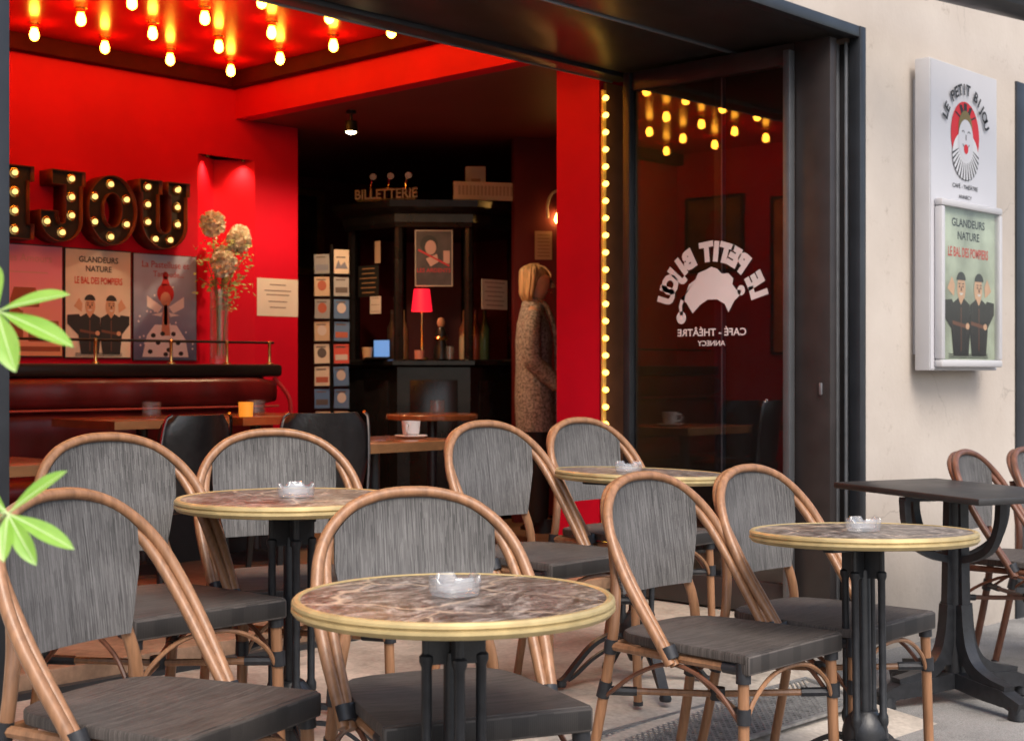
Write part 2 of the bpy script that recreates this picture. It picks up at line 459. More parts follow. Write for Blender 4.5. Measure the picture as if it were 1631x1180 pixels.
def mat_ground(name, c1, c2, fine, fscale, rough=0.85):
    m, n, l, p = nm(name)
    tc = n.new('ShaderNodeTexCoord')
    a = n.new('ShaderNodeTexNoise'); a.inputs['Scale'].default_value = 1.8; a.inputs['Detail'].default_value = 8; a.inputs['Roughness'].default_value = 0.65
    l.new(tc.outputs['Object'], a.inputs[0])
    rp = n.new('ShaderNodeValToRGB'); rp.color_ramp.elements[0].position = 0.3; rp.color_ramp.elements[1].position = 0.7
    rp.color_ramp.elements[0].color = (*c1, 1); rp.color_ramp.elements[1].color = (*c2, 1)
    l.new(a.outputs[0], rp.inputs[0])
    f = n.new('ShaderNodeTexNoise'); f.inputs['Scale'].default_value = fscale; f.inputs['Detail'].default_value = 3
    l.new(tc.outputs['Object'], f.inputs[0])
    mr = n.new('ShaderNodeMapRange'); mr.inputs[1].default_value = 0.3; mr.inputs[2].default_value = 0.7
    mr.inputs[3].default_value = 1-fine; mr.inputs[4].default_value = 1+fine
    l.new(f.outputs[0], mr.inputs[0])
    mu = n.new('ShaderNodeMix'); mu.data_type = 'RGBA'; mu.blend_type = 'MULTIPLY'; mu.inputs[0].default_value = 1
    l.new(rp.outputs[0], mu.inputs[6]); l.new(mr.outputs[0], mu.inputs[7]); l.new(mu.outputs[2], p.inputs['Base Color'])
    vo = n.new('ShaderNodeTexVoronoi'); vo.inputs['Scale'].default_value = 5.5; l.new(tc.outputs['Object'], vo.inputs[0])
    sr = n.new('ShaderNodeMapRange'); sr.inputs[1].default_value = .07; sr.inputs[2].default_value = .11; sr.inputs[3].default_value = .62; sr.inputs[4].default_value = 1.0; l.new(vo.outputs['Distance'], sr.inputs[0])
    st_ = n.new('ShaderNodeTexNoise'); st_.inputs['Scale'].default_value = .9; st_.inputs['Detail'].default_value = 9; st_.inputs['Roughness'].default_value = .75; l.new(tc.outputs['Object'], st_.inputs[0])
    s2 = n.new('ShaderNodeMapRange'); s2.inputs[1].default_value = .36; s2.inputs[2].default_value = .52; s2.inputs[3].default_value = .68; s2.inputs[4].default_value = 1.05; l.new(st_.outputs[0], s2.inputs[0])
    m2 = n.new('ShaderNodeMath'); m2.operation = 'MULTIPLY'; l.new(sr.outputs[0], m2.inputs[0]); l.new(s2.outputs[0], m2.inputs[1])
    m3 = n.new('ShaderNodeMix'); m3.data_type = 'RGBA'; m3.blend_type = 'MULTIPLY'; m3.inputs[0].default_value = 1; l.new(mu.outputs[2], m3.inputs[6]); l.new(m2.outputs[0], m3.inputs[7]); l.new(m3.outputs[2], p.inputs['Base Color'])
    p.inputs['Roughness'].default_value = rough
    bp = n.new('ShaderNodeBump'); bp.inputs['Strength'].default_value = 0.3; bp.inputs['Distance'].default_value = 0.003
    l.new(f.outputs[0], bp.inputs['Height']); l.new(bp.outputs[0], p.inputs['Normal'])
    return m

M = {}
M['marble'] = mat_marble()
M['back_cloth'] = mat_textilene('grey_woven_mesh', (0.052,0.049,0.047), (0.235,0.225,0.219), 'z')
M['seat_cloth'] = mat_textilene('brown_grey_woven_mesh', (0.034,0.028,0.025), (0.150,0.128,0.116), 'x')
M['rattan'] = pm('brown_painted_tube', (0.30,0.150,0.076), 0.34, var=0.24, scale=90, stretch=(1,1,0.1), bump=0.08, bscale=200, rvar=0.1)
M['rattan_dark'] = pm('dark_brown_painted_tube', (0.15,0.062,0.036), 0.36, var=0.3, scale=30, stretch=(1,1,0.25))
M['joint'] = pm('black_plastic_joint', (0.022,0.023,0.027), 0.42, var=0.25, scale=60, bump=0.1)
M['iron'] = pm('black_cast_iron', (0.018,0.019,0.022), 0.38, var=0.3, scale=40, bump=0.15, bscale=160, rvar=0.1)
M['brass'] = pm('brass_rim', (0.56,0.43,0.21), 0.42, 0.5, var=0.16, scale=25, rvar=0.1)
M['gold'] = pm('polished_brass', (0.8,0.55,0.2), 0.22, 1.0, var=0.1)
M['plaster'] = mat_plaster()
M['frame'] = pm('anthracite_frame', (0.022,0.024,0.028), 0.36, var=0.2, scale=9, rvar=0.08)
M['frame_brown'] = pm('brown_black_frame', (0.030,0.024,0.023), 0.42, var=0.2, scale=9, rvar=0.08)
M['alu'] = pm('grey_aluminium', (0.26,0.27,0.29), 0.38, 0.6, var=0.12, scale=14)
M['soffit'] = pm('black_lacquer_panel', (0.026,0.024,0.024), 0.36, var=0.2, scale=5, rvar=0.06, spec=0.35)
M['red_wall'] = pm('red_painted_wall', (0.62,0.006,0.028), 0.6, var=0.10, scale=2.2, bump=0.12, bscale=45, rvar=0.06, spec=0.12)
M['red_ceiling'] = pm('red_lacquer_ceiling', (0.66,0.005,0.022), 0.23, var=0.06, scale=3, spec=0.7, rvar=0.05)
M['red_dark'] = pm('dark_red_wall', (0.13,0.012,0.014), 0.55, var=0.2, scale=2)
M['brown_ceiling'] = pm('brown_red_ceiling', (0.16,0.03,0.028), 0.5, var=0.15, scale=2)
M['cornice'] = pm('dark_red_cornice', (0.06,0.003,0.005), 0.7, var=0.15, spec=0.1)
M['brown_trim'] = pm('brown_jamb', (0.16,0.07,0.04), 0.45, var=0.2, scale=8)
M['leather'] = pm('oxblood_leather', (0.11,0.007,0.008), 0.36, var=0.35, scale=7, bump=0.35, bscale=14, rvar=0.08, stretch=(1,1,0.6))
M['black'] = pm('black_lacquer', (0.010,0.010,0.011), 0.3, var=0.3, scale=10)
M['booth'] = pm('booth_black_paint', (0.013,0.012,0.013), 0.22, var=0.3, scale=10, spec=0.4)
M['black_matt'] = pm('black_matt_paint', (0.014,0.014,0.015), 0.6, var=0.3, scale=10)
M['black_leather'] = pm('black_leather', (0.014,0.012,0.012), 0.33, var=0.3, scale=30, bump=0.3, bscale=60)
M['chrome'] = pm('chrome', (0.6,0.6,0.62), 0.15, 1.0, var=0.05)
M['wood_top'] = pm('varnished_wood_top', (0.36,0.13,0.045), 0.22, var=0.3, scale=10, stretch=(1,8,1), coat=0.3)
M['asphalt'] = mat_ground('pavement_asphalt', (0.17,0.165,0.16), (0.25,0.245,0.235), 0.35, 220)
M['slab'] = mat_ground('beige_terrace_slab', (0.36,0.315,0.265), (0.52,0.465,0.40), 0.14, 60, 0.6)
M['wood_floor'] = mat_ground('brown_parquet', (0.20,0.115,0.070), (0.32,0.20,0.13), 0.2, 30, 0.38)
M['grate'] = pm('galvanised_steel', (0.36,0.36,0.36), 0.45, 0.7, var=0.25, scale=30)
M['glass'] = pressed_glass('clear_glass', .05)
M['door_glass'] = thin_glass('door_glass', (0.80,0.80,0.82), 1.85)
M['case_glass'] = thin_glass('booth_glass', (.9,.9,.9), 1.45)
M['white'] = flat('white_vinyl', (0.78,0.72,0.72), 0.5)
M['sign_white'] = pm('sign_white_acrylic', (0.56,0.555,0.585), 0.3, var=0.03, scale=3)
M['sign_side'] = pm('sign_aluminium_side', (0.50,0.49,0.50), 0.4, var=0.05, scale=6)
M['ink'] = flat('black_ink', (0.02,0.02,0.022))
M['paper'] = flat('white_paper', (0.72,0.66,0.62))
M['bulb'] = emis('lit_bulb', (1.0, 0.38, 0.026), 27.0)
M['bulb_letter'] = emis('lit_letter_bulb', (1.0, 0.66, 0.20), 1.1)
M['bulb_string'] = emis('lit_string_bulb', (1.0, 0.58, 0.09), 4.0)
M['bulb_core'] = emis('lit_bulb_core', (1.0, 0.8, 0.4), 6.0)
M['rust'] = pm('dark_rusty_metal', (0.022,0.013,0.009), 0.5, 0.4, var=0.5, scale=16)
M['rust_side'] = pm('rusty_red_metal', (0.12,0.02,0.012), 0.5, 0.3, var=0.4, scale=16)
M['leaf'] = None

# ------------------------------------------------------------------ the setting
FL = 0.095       # terrace slab by the opening
FI = 0.17        # cafe floor, one step up
SL = -0.022      # the pavement falls along the facade
def gz(x): return SL*(x-2.9)
FY = 3.0         # facade plane

g = MB()
for i in range(40):
    pass
xs = [-150,-40,-12,-6,-2,0,2,4,6,9,14,40,150]; ys = [-150,-30,-8,-2,0,1.2,2.25,3.05]
for y in ys:
    for x in xs:
        g.v.append((x, y, max(-0.6, min(0.6, gz(x)))))
nx = len(xs)
for j in range(len(ys)-1):
    for i in range(nx-1):
        g.face((j*nx+i, j*nx+i+1, (j+1)*nx+i+1, (j+1)*nx+i))
struct('ground', g, M['asphalt'])

g = MB()
prof = [(2.20,-.12),(2.20,.0),(2.42,.028),(2.72,.080),(2.86,FL),(4.22,FL),(4.22,-.12)]      # the slab dips towards the pavement
g.loft([[(1.35,y,z+(gz(1.35) if y < 2.5 else 0)) for y,z in prof],[(4.38,y,z+(gz(4.38) if y < 2.5 else 0)) for y,z in prof]]); g.box(4.381, 5.36, 2.93, 4.22, -.12, FL, .004)
struct('terrace_slab', g, M['slab'])
g = MB(); g.box(1.0, 9.6, 4.222, 9.2, -0.12, FI, 0.006)
struct('floor', g, M['wood_floor'])
g = MB(); g.box(1.36, 5.3, 4.185, 4.219, FL, FL+0.022)
st = g.build('floor_track', M['frame']); tag(st, 'black floor track at the foot of the step', 'floor track')
# drain grate let into the pavement along the slab
gr = thing('drain_grate', 'perforated metal grate in the pavement at the slab edge', 'grate', (3.30, 2.53, .042+.008))
gr.rotation_euler = (R(9.9), .012, 0)
g = MB()
for (a,b,c,d) in ((-1.0,1.0,-.125,-.112),(-1.0,1.0,.112,.125),(-1.0,-.985,-.112,.112),(.985,1.0,-.112,.112)):
    g.box(a,b,c,d,0,.010)
g.build('frame', M['grate'], gr)
g = MB()
k = -1.2
while k < 1.2:
    for sg in (1,-1):
        pts = []
        for t in (-.112,.112):
            pts.append((k+sg*t, t))
        (ax,ay),(bx,by) = pts
        if max(ax,bx) < .984 and min(ax,bx) > -.984:
            g.band([(ax,ay,.004),(bx,by,.004)], (0,0,1), .006, .006)
    k += .026
o = g.build('lattice', M['grate'], gr); o['kind'] = 'stuff'
g = MB(); g.rect(-.985,.985,0,0)
g = MB(); g.v += [(-.985,-.112,.0005),(.985,-.112,.0005),(.985,.112,.0005),(-.985,.112,.0005)]; g.face((0,1,2,3))
g.build('pit', pm('dark_grey_pit', (.16,.155,.15), .8), gr)

# facade: plaster wall round the two openings
OX0, OX1, OZ = 1.538, 5.30, 2.55
fac = thing('cafe_building', 'cream plastered building front beside the wide cafe opening', 'building', (0,0,0))
WD = 0.34
g = MB()
g.box(-6, OX0-0.07, FY, FY+WD, -0.5, 7.0)
g.build('plaster_wall', M['plaster'], fac)
g = MB(); g.box(OX1+0.0, 6.78, FY, FY+WD, -0.5, OZ)
g.build('plaster_wall', M['plaster'], fac)
g = MB(); g.box(OX0-0.07, 6.78, FY, FY+WD, OZ, 7.0)
g.build('plaster_wall', M['plaster'], fac)
g = MB(); g.box(6.78, 12, FY, FY+WD, OZ, 7.0)
g.build('plaster_wall', M['plaster'], fac)
g = MB(); g.box(9.0, 12, FY, FY+WD, -.5, OZ)
g.build('plaster_wall', M['plaster'], fac)
# neighbouring opening: dark frame with a pane
g = MB(); g.box(6.78, 6.90, FY-.012, FY+.10, -.2, OZ-.002, .004); g.box(6.90, 9.0, FY-.012, FY+.10, OZ-.10, OZ-.002, .004)
g.build('shopfront_frame', M['frame'], fac)
g = MB(); g.box(6.90, 9.0, FY+.05, FY+.06, -.2, OZ-.10)
g.build('shopfront_pane', pm('dark_shop_glass', (.012,.012,.014), .06, var=.05), fac)
# opening frame: jambs, head, soffit, tracks
def fpart(name, mat, *boxes, bev=.004):
    g = MB()
    for b in boxes: g.box(*b, bev)
    return g.build(name, mat, fac)
fpart('jamb', M['frame'], (OX0-.07, OX0, FY-.02, FY+.36, -.1, OZ-.002))
fpart('jamb', M['frame'], (OX1-.05, OX1-.002, FY-.022, FY+.03, -.1, OZ-.002))
fpart('jamb_channel', M['frame_brown'], (OX1-.03, OX1-.003, FY+.032, FY+.10, FL, OZ-.06))
fpart('jamb_rail', M['alu'], (OX1-.055, OX1-.032, FY+.040, FY+.052, FL, OZ-.06))
fpart('jamb_rail', M['alu'], (OX1-.055, OX1-.032, FY+.082, FY+.094, FL, OZ-.06))
fpart('head_frame', M['frame'], (OX0-.0, OX1-.052, FY-.02, FY+.03, OZ-.05, OZ-.003))
fpart('soffit', M['soffit'], (OX0, OX1-.052, FY+.032, FY+.52, OZ-.045, OZ-.01))
fpart('soffit', M['soffit'], (OX0, OX1-.052, FY+.56, FY+1.15, OZ-.045, OZ-.01))
fpart('soffit_edge', M['frame'], (OX0, OX1-.052, FY+1.16, FY+1.255, OZ-.062, OZ-.01))
fpart('track', M['alu'], (OX0, OX1-.10, FY+.534, FY+.546, OZ-.052, OZ-.03))
fpart('track', M['alu'], (OX0, OX1-.08, FY+1.262, FY+1.272, OZ-.066, OZ-.05))
fpart('track', M['brass'], (OX1-1.6, OX1-.08, FY+1.275, FY+1.281, OZ-.05, OZ-.035))
# lintel mass above the soffit closes the room
fpart('lintel', M['frame'], (OX0-.07, OX1, FY+WD+.002, FY+1.27, OZ-.005, 3.05), bev=0)

# ------------------------------------------------------------------ the red room
RX0, RX1, RY0, RY1 = 1.0, 4.96, FY+1.272, 6.90
CZ = 2.86; BZ = 2.60
g = MB(); g.box(RX0, RX1, RY0, RY1+.1, CZ, CZ+.1)
struct('ceiling', g, M['red_ceiling'])
# letter wall with a niche on the right (x 4.70..5.10)
NX0, NX1, NZ = 4.70, 5.10, 2.37
g = MB()
g.box(RX0-.2, NX0, RY1, RY1+.30, 0, CZ+.1)
g.box(NX0, NX1, RY1, RY1+.30, NZ, CZ+.1)
g.box(NX1, 5.42, RY1, RY1+.30, 0, CZ+.1)
xm = (NX0+NX1)/2
b = len(g.v)
g.v += [(NX0,RY1,.9),(xm,RY1+.13,.9),(NX1,RY1,.9),(NX0,RY1,NZ),(xm,RY1+.13,NZ),(NX1,RY1,NZ)]
g.face((b,b+1,b+4,b+3)); g.face((b+1,b+2,b+5,b+4)); g.face((b+3,b+4,b+5))
wall_back = struct('wall_back', g, M['red_wall'])
g = MB(); g.box(RX0-.2, RX0, RY0-.9, RY1, 0, CZ+.1)
struct('wall_left', g, M['red_wall'])
# cornice
g = MB()
g.box(RX0, RX1-.07, RY1-.07, RY1-.002, CZ-.09, CZ-.002, .006)
g.box(RX1-.07, RX1-.002, RY0, RY1-.002, CZ-.09, CZ-.002, .006)
struct('cornice', g, M['cornice'])
g = MB(); g.box(RX0, 5.30, RY0-.10, RY0-.002, OZ+.0, 3.05)
struct('lintel_back', g, M['red_wall'])
# beam face and the lower dark ceiling beyond it
g = MB(); g.box(RX1, RX1+.10, RY0, RY1, BZ, CZ+.1)
struct('ceiling_beam', g, M['red_wall'])
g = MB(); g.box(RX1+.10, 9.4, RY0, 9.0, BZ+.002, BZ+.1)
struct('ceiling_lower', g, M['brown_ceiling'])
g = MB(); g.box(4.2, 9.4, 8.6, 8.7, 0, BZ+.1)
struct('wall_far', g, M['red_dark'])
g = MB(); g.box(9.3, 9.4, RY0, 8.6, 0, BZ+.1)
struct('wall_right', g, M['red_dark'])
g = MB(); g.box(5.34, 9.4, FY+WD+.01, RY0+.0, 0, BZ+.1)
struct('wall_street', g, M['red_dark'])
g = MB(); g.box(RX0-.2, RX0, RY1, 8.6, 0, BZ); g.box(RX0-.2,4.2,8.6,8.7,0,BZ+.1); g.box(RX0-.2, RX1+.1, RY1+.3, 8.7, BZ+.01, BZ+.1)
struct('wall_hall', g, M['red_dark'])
# red pillar at the end of the folded door
pil = thing('red_pillar', 'red painted pillar edged by the vertical bulb string', 'pillar', (0,0,0))
g = MB(); g.box(5.145, 5.34, RY0+.014, RY0+.28, FI-.01, BZ+.01); g.build('shaft', M['red_wall'], pil)
g = MB(); g.box(5.172, 5.34, RY0-.006, RY0+.012, FL, OZ-.07); g.build('front_trim', M['brown_trim'], pil)

# ------------------------------------------------------------------ folded glass door
DX = 5.115
door = thing('folding_door', 'folded glass door leaf with dark frame and white lettering', 'door', (DX, FY+.035, 0))
def dpart(name, mat, *boxes, bev=.004):
    g = MB()
    for b in boxes: g.box(*b, bev)
    return g.build(name, mat, door)
H0, H1 = FL+.01, 2.49
dpart('stile', M['frame_brown'], (-.005,.045, .0,.17, H0,H1))
dpart('stile', M['frame'], (-.02,.03, 1.03,1.070, H0,H1))
dpart('top_rail', M['frame_brown'], (-.005,.045, .172,1.028, 2.405,H1))
dpart('bottom_rail', M['frame_brown'], (-.005,.045, .172,1.028, H0,H0+.13))
dpart('edge_post', pm('dark_grey_bar', (.13,.135,.145), .4, .5, var=.1), (-.050,-.008, .165,.198, H0+.02,2.455))
dpart('pane', M['door_glass'], (.012,.020, .172,1.028, H0+.13,2.405), bev=0)
dpart('inner_post', M['frame'], (.03,.06, .555,.60, H0+.13,2.405))
dpart('inner_post_highlight', M['alu'], (.024,.029, .553,.558, H0+.13,2.405), bev=0)  # thin pale strip added as the slight highlight along the dark inner post
dpart('lock', M['alu'], (-.014,-.006, .035,.050, 1.03,1.08))
# the wall behind the glass
g = MB(); g.box(5.30, 5.34, FY+.36, RY0-.008, 0, OZ-.03)
struct('wall_door_pocket', g, M['black_matt'])

# lettering on the pane (mirrored: it is read from the other side)
logo = obj('logo', None, door, (.0115, .60, .012), -PI/2)
def logo_art(mb, cx, cz, s, mirror):
    pass
g = MB()
for ch_i in (0,):
    g.arc_text('LE PETIT BIJOU', 0, 1.385, .216, .108, 0, pitch=11.4, bold=.075, mirror=True, sx=.98)
g.build('lettering', M['white'], logo)
g = MB()
hat = [(-.10,-.06),(-.135,-.0),(-.165,.02),(-.175,-.02),(-.168,-.07),(-.155,-.07),(-.158,-.02),(-.14,.04),(-.12,.10),(-.085,.125),(-.07,.16),(-.03,.175),(0,.19),
       (.03,.178),(.055,.15),(.09,.15),(.115,.12),(.11,.09),(.13,.06),(.155,.055),(.15,.03),(.12,.0),(.09,-.06),(.07,-.015),(.03,.012),(-.02,.012),(-.06,-.015)]
g.poly([(x, 1.418+z*.80) for x, z in hat])
g.ell(-.162, 1.352, .026, .028); g.ell(.155, 1.462, .020, .022)
g.build('jester_hat', M['white'], logo)
g = MB()
g.text('CAFÉ - THÉÂTRE', 0, 1.270, .044, 0, 0, .02, mirror=True, sx=1.12)
g.text('ANNECY', 0, 1.226, .032, 0, 0, .02, mirror=True, sx=1.12)
g.build('lettering', M['white'], logo)

# ------------------------------------------------------------------ facade sign and awning
sg = thing('sign_box', 'white sign box with jester head on the cream wall', 'sign', (5.70, FY, 0))
g = MB(); g.box(0, .66, -.10, -.03, 1.13, 2.48, .004); g.box(.04,.62,-.03,-.001,1.2,2.4); g.build('case', M['sign_side'], sg)
g = MB(); g.rect(.006, .654, 1.137, 2.474, -.1015); g.build('face', M['sign_white'], sg)
g = MB()
g.arc_text('LE PETIT BIJOU', .33, 2.165, .195, .066, -.109, pitch=10.4, bold=.035, sx=1.05)
g.text('CAFÉ - THÉÂTRE', .33, 1.940, .026, -.104, 0, .008, sx=1.3); g.text('ANNECY', .33, 1.895, .024, -.104, 0, .008, sx=1.3)
g.build('lettering', M['ink'], sg)
em = obj('emblem', None, sg, (.33, 0, 2.17)); em.scale = (1.18, 1, 1.0)
red = flat('emblem_red', (.55,.02,.03)); grey = flat('emblem_grey', (.33,.32,.33)); olive = flat('emblem_olive', (.17,.13,.05))
EX, EZ = 0, 0
g = MB(); g.ell(EX, EZ+.01, .118, .150, -.1035); g.build('hat', red, em)
g = MB()
for a in (65, 90, 112, 40, 138):
    ca, sa = math.cos(R(a)), math.sin(R(a))
    g.poly([(EX+.05*ca-.014*sa, EZ+.05+.05*sa+.014*ca*0), (EX+.05*ca+.014*sa, EZ+.05+.05*sa), (EX+.108*ca+.012*sa, EZ+.012+.14*sa), (EX+.108*ca-.012*sa, EZ+.012+.14*sa)], -.1045)
g.build('hat_stripes', M['ink'], em)
g = MB(); g.ell(EX, EZ+.035, .058, .085, -.1050); g.build('hat_brim', olive, em)
g = MB(); g.ell(EX, EZ-.082, .108, .108, -.1055); g.build('ruff', flat('emblem_pale', (.62,.62,.64)), em)
g = MB()
for k in range(15):
    a = R(180+180*k/14)
    g.poly([(EX+.060*math.cos(a-.02), EZ-.055+.060*math.sin(a-.02)), (EX+.060*math.cos(a+.03), EZ-.055+.060*math.sin(a+.03)),
            (EX+.110*math.cos(a+.045), EZ-.082+.112*math.sin(a+.045)), (EX+.110*math.cos(a-.045), EZ-.082+.112*math.sin(a-.045))], -.1062)
g.build('ruff_folds', M['ink'], em)
g = MB(); g.ell(EX, EZ-.012, .062, .092, -.1068); g.build('face', M['sign_white'], em)
g = MB()
g.ring(EX-.024, EZ+.018, .012, .008, -.1075, 10, 170, 10); g.ring(EX+.024, EZ+.018, .012, .008, -.1075, 10, 170, 10)
g.ring(EX, EZ-.02, .03, .026, -.1075, 200, 340, 10); g.rect(EX-.003, EX+.003, EZ-.012, EZ+.012, -.1075)
g.build('features', M['ink'], em)
g = MB(); g.ell(EX, EZ-.052, .018, .022, -.1078); g.build('nose', red, em)
# poster case fixed to the lower half of the sign
pc = thing('poster_case', 'framed show poster mounted on the lower half of the sign', 'poster frame', (5.735, FY-.103, 0))
fw = .032
g = MB()
g.box(0,.60,-.038,0,1.145,1.145+fw,.008); g.box(0,.60,-.038,0,1.875-fw,1.875,.008)
g.box(0,fw,-.038,0,1.146+fw,1.874-fw,.008); g.box(.60-fw,.60,-.038,0,1.146+fw,1.874-fw,.008)
g.build('frame', M['sign_side'], pc)
def show_poster(parent, x0, x1, z0, z1, y, pale, withgreen):
    """the firemen poster: two figures with folded arms under their title"""
    w, h = x1-x0, z1-z0
    X = lambda u: x0+u*w
    Z = lambda v: z0+v*h
    g = MB(); g.rect(x0, x1, z0, z1, y); g.build('sheet', pale, parent)
    g = MB()
    g.text('GLANDEURS', X(.5), Z(.885), .075*h*1.0, y-.0012, 0, .02, sx=.92*w/h*1.55)
    g.text('NATURE', X(.5), Z(.80), .075*h, y-.0012, 0, .02, sx=.9*w/h*1.55)
    g.build('title', M['ink'], parent)
    g = MB(); g.text('LE BAL DES POMPIERS', X(.5), Z(.685), .088*h, y-.0012, 0, .02, sx=.56*w/h*1.55)
    g.build('title', flat('poster_red_ink', (.62,.05,.03)), parent)
    skin = flat('poster_skin', (.66,.38,.24)); uni = flat('poster_uniform', (.022,.02,.024))
    for cx, sgn in ((.37,-1),(.68,1)):
        g = MB()
        g.ell(X(cx), Z(.475), .075*w, .088*h, y-.0016)
        g.poly([(X(cx-.04),Z(.36)),(X(cx+.04),Z(.36)),(X(cx+.04),Z(.44)),(X(cx-.04),Z(.44))], y-.0015)
        g.poly([(X(cx+sgn*.13),Z(.42)),(X(cx+sgn*.25),Z(.47)),(X(cx+sgn*.17),Z(.55)),(X(cx+sgn*.12),Z(.50))], y-.0015)
        g.build('figure', skin, parent)
    for cx, dx in ((.36,-.02),(.69,.02)):
        g = MB()
        g.poly([(X(cx-.13),Z(.03)),(X(cx+.14),Z(.03)),(X(cx+.17),Z(.2)),(X(cx+.16),Z(.37)),(X(cx+.05),Z(.41)),(X(cx),Z(.365)),(X(cx-.05),Z(.41)),(X(cx-.16),Z(.37)),(X(cx-.17),Z(.2))], y-.0020)
        g.ell(X(cx+.005), Z(.53), .082*w, .055*h, y-.0022, 0, 180, 14)
        g.build('uniform', uni, parent)
    for pts in ([(.02,.39),(.02,.31),(.2,.20),(.32,.26),(.2,.40)], [(.98,.39),(.98,.31),(.84,.20),(.72,.26),(.84,.40)]):
        g = MB(); g.poly([(X(a),Z(b)) for a,b in pts], y-.0019); g.build('sleeve', uni, parent)
    brown = flat('poster_brown', (.16,.06,.04))
    for cx in (.36,.69):
        f = obj('features', None, parent)
        for dx in (-.028,.036):
            g = MB(); g.ell(X(cx+dx), Z(.487), .010*w, .009*h, y-.0024, n=8); g.build('eye', M['ink'], f)
            g = MB(); g.rect(X(cx+dx-.018), X(cx+dx+.018), Z(.503), Z(.509), y-.0024); g.build('brow', M['ink'], f)
        g = MB(); g.poly([(X(cx-.004),Z(.485)),(X(cx+.012),Z(.485)),(X(cx+.020),Z(.458)),(X(cx-.008),Z(.458))], y-.0024); g.build('nose', brown, f)
        g = MB(); g.poly([(X(cx-.03),Z(.445)),(X(cx+.04),Z(.445)),(X(cx+.02),Z(.430)),(X(cx-.01),Z(.430))], y-.0024); g.build('mouth', M['paper'], f)
        g = MB(); g.poly([(X(cx-.15),Z(.235)),(X(cx+.15),Z(.205)),(X(cx+.15),Z(.23)),(X(cx-.15),Z(.26))], y-.0024); g.build('forearm', brown, f)
        g = MB(); g.ell(X(cx+.12), Z(.225), .035*w, .022*h, y-.0026, n=12); g.build('hand', skin, f)
        g = MB(); g.rect(X(cx-.005), X(cx+.008), Z(.06), Z(.35), y-.0025); g.build('zip', brown, f)
    g = MB()
    for k in range(3): g.rect(X(.14), X(.86), Z(.012+.012*k), Z(.017+.012*k), y-.0026)
    g.build('small_print', M['ink'], parent)
sheetm = pm('poster_green_grey', (.42,.46,.36), .5, var=.4, scale=5)
show_poster(pc, fw, .60-fw, 1.145+fw, 1.875-fw, -.012, sheetm, True)
g = MB(); g.box(fw-.002, .602-fw, -.028, -.025, 1.143+fw, 1.877-fw); g.build('pane', thin_glass('case_glass', (.97,.98,.97), 1.5), pc)
# awning cassette on the upper right
aw = thing('awning_cassette', 'black folded awning cassette above the sign', 'awning', (0,0,0))
aw.location = (5.228, 2.668, 2.60); aw.rotation_euler = (0, 0, -R(11.1))
g = MB(); prof = [(0,0),(-.05,-.004),(-.11,.02),(-.13,.07),(-.11,.13),(-.02,.14),(0,.12)]
g.loft([[(0,y,z) for y,z in prof],[(5.5,y,z) for y,z in prof]]); g.build('cassette', M['frame'], aw, sharp=30)
g = MB(); g.box(-.028,-.001,-.138,.008,-.010,.148,.008); g.build('end_cap', M['iron'], aw)
for x in (2.6,):
    g = MB(); g.box(x,x+.05,.001,.33+.2*x,.06,.10,.004); g.build('bracket', M['iron'], aw)

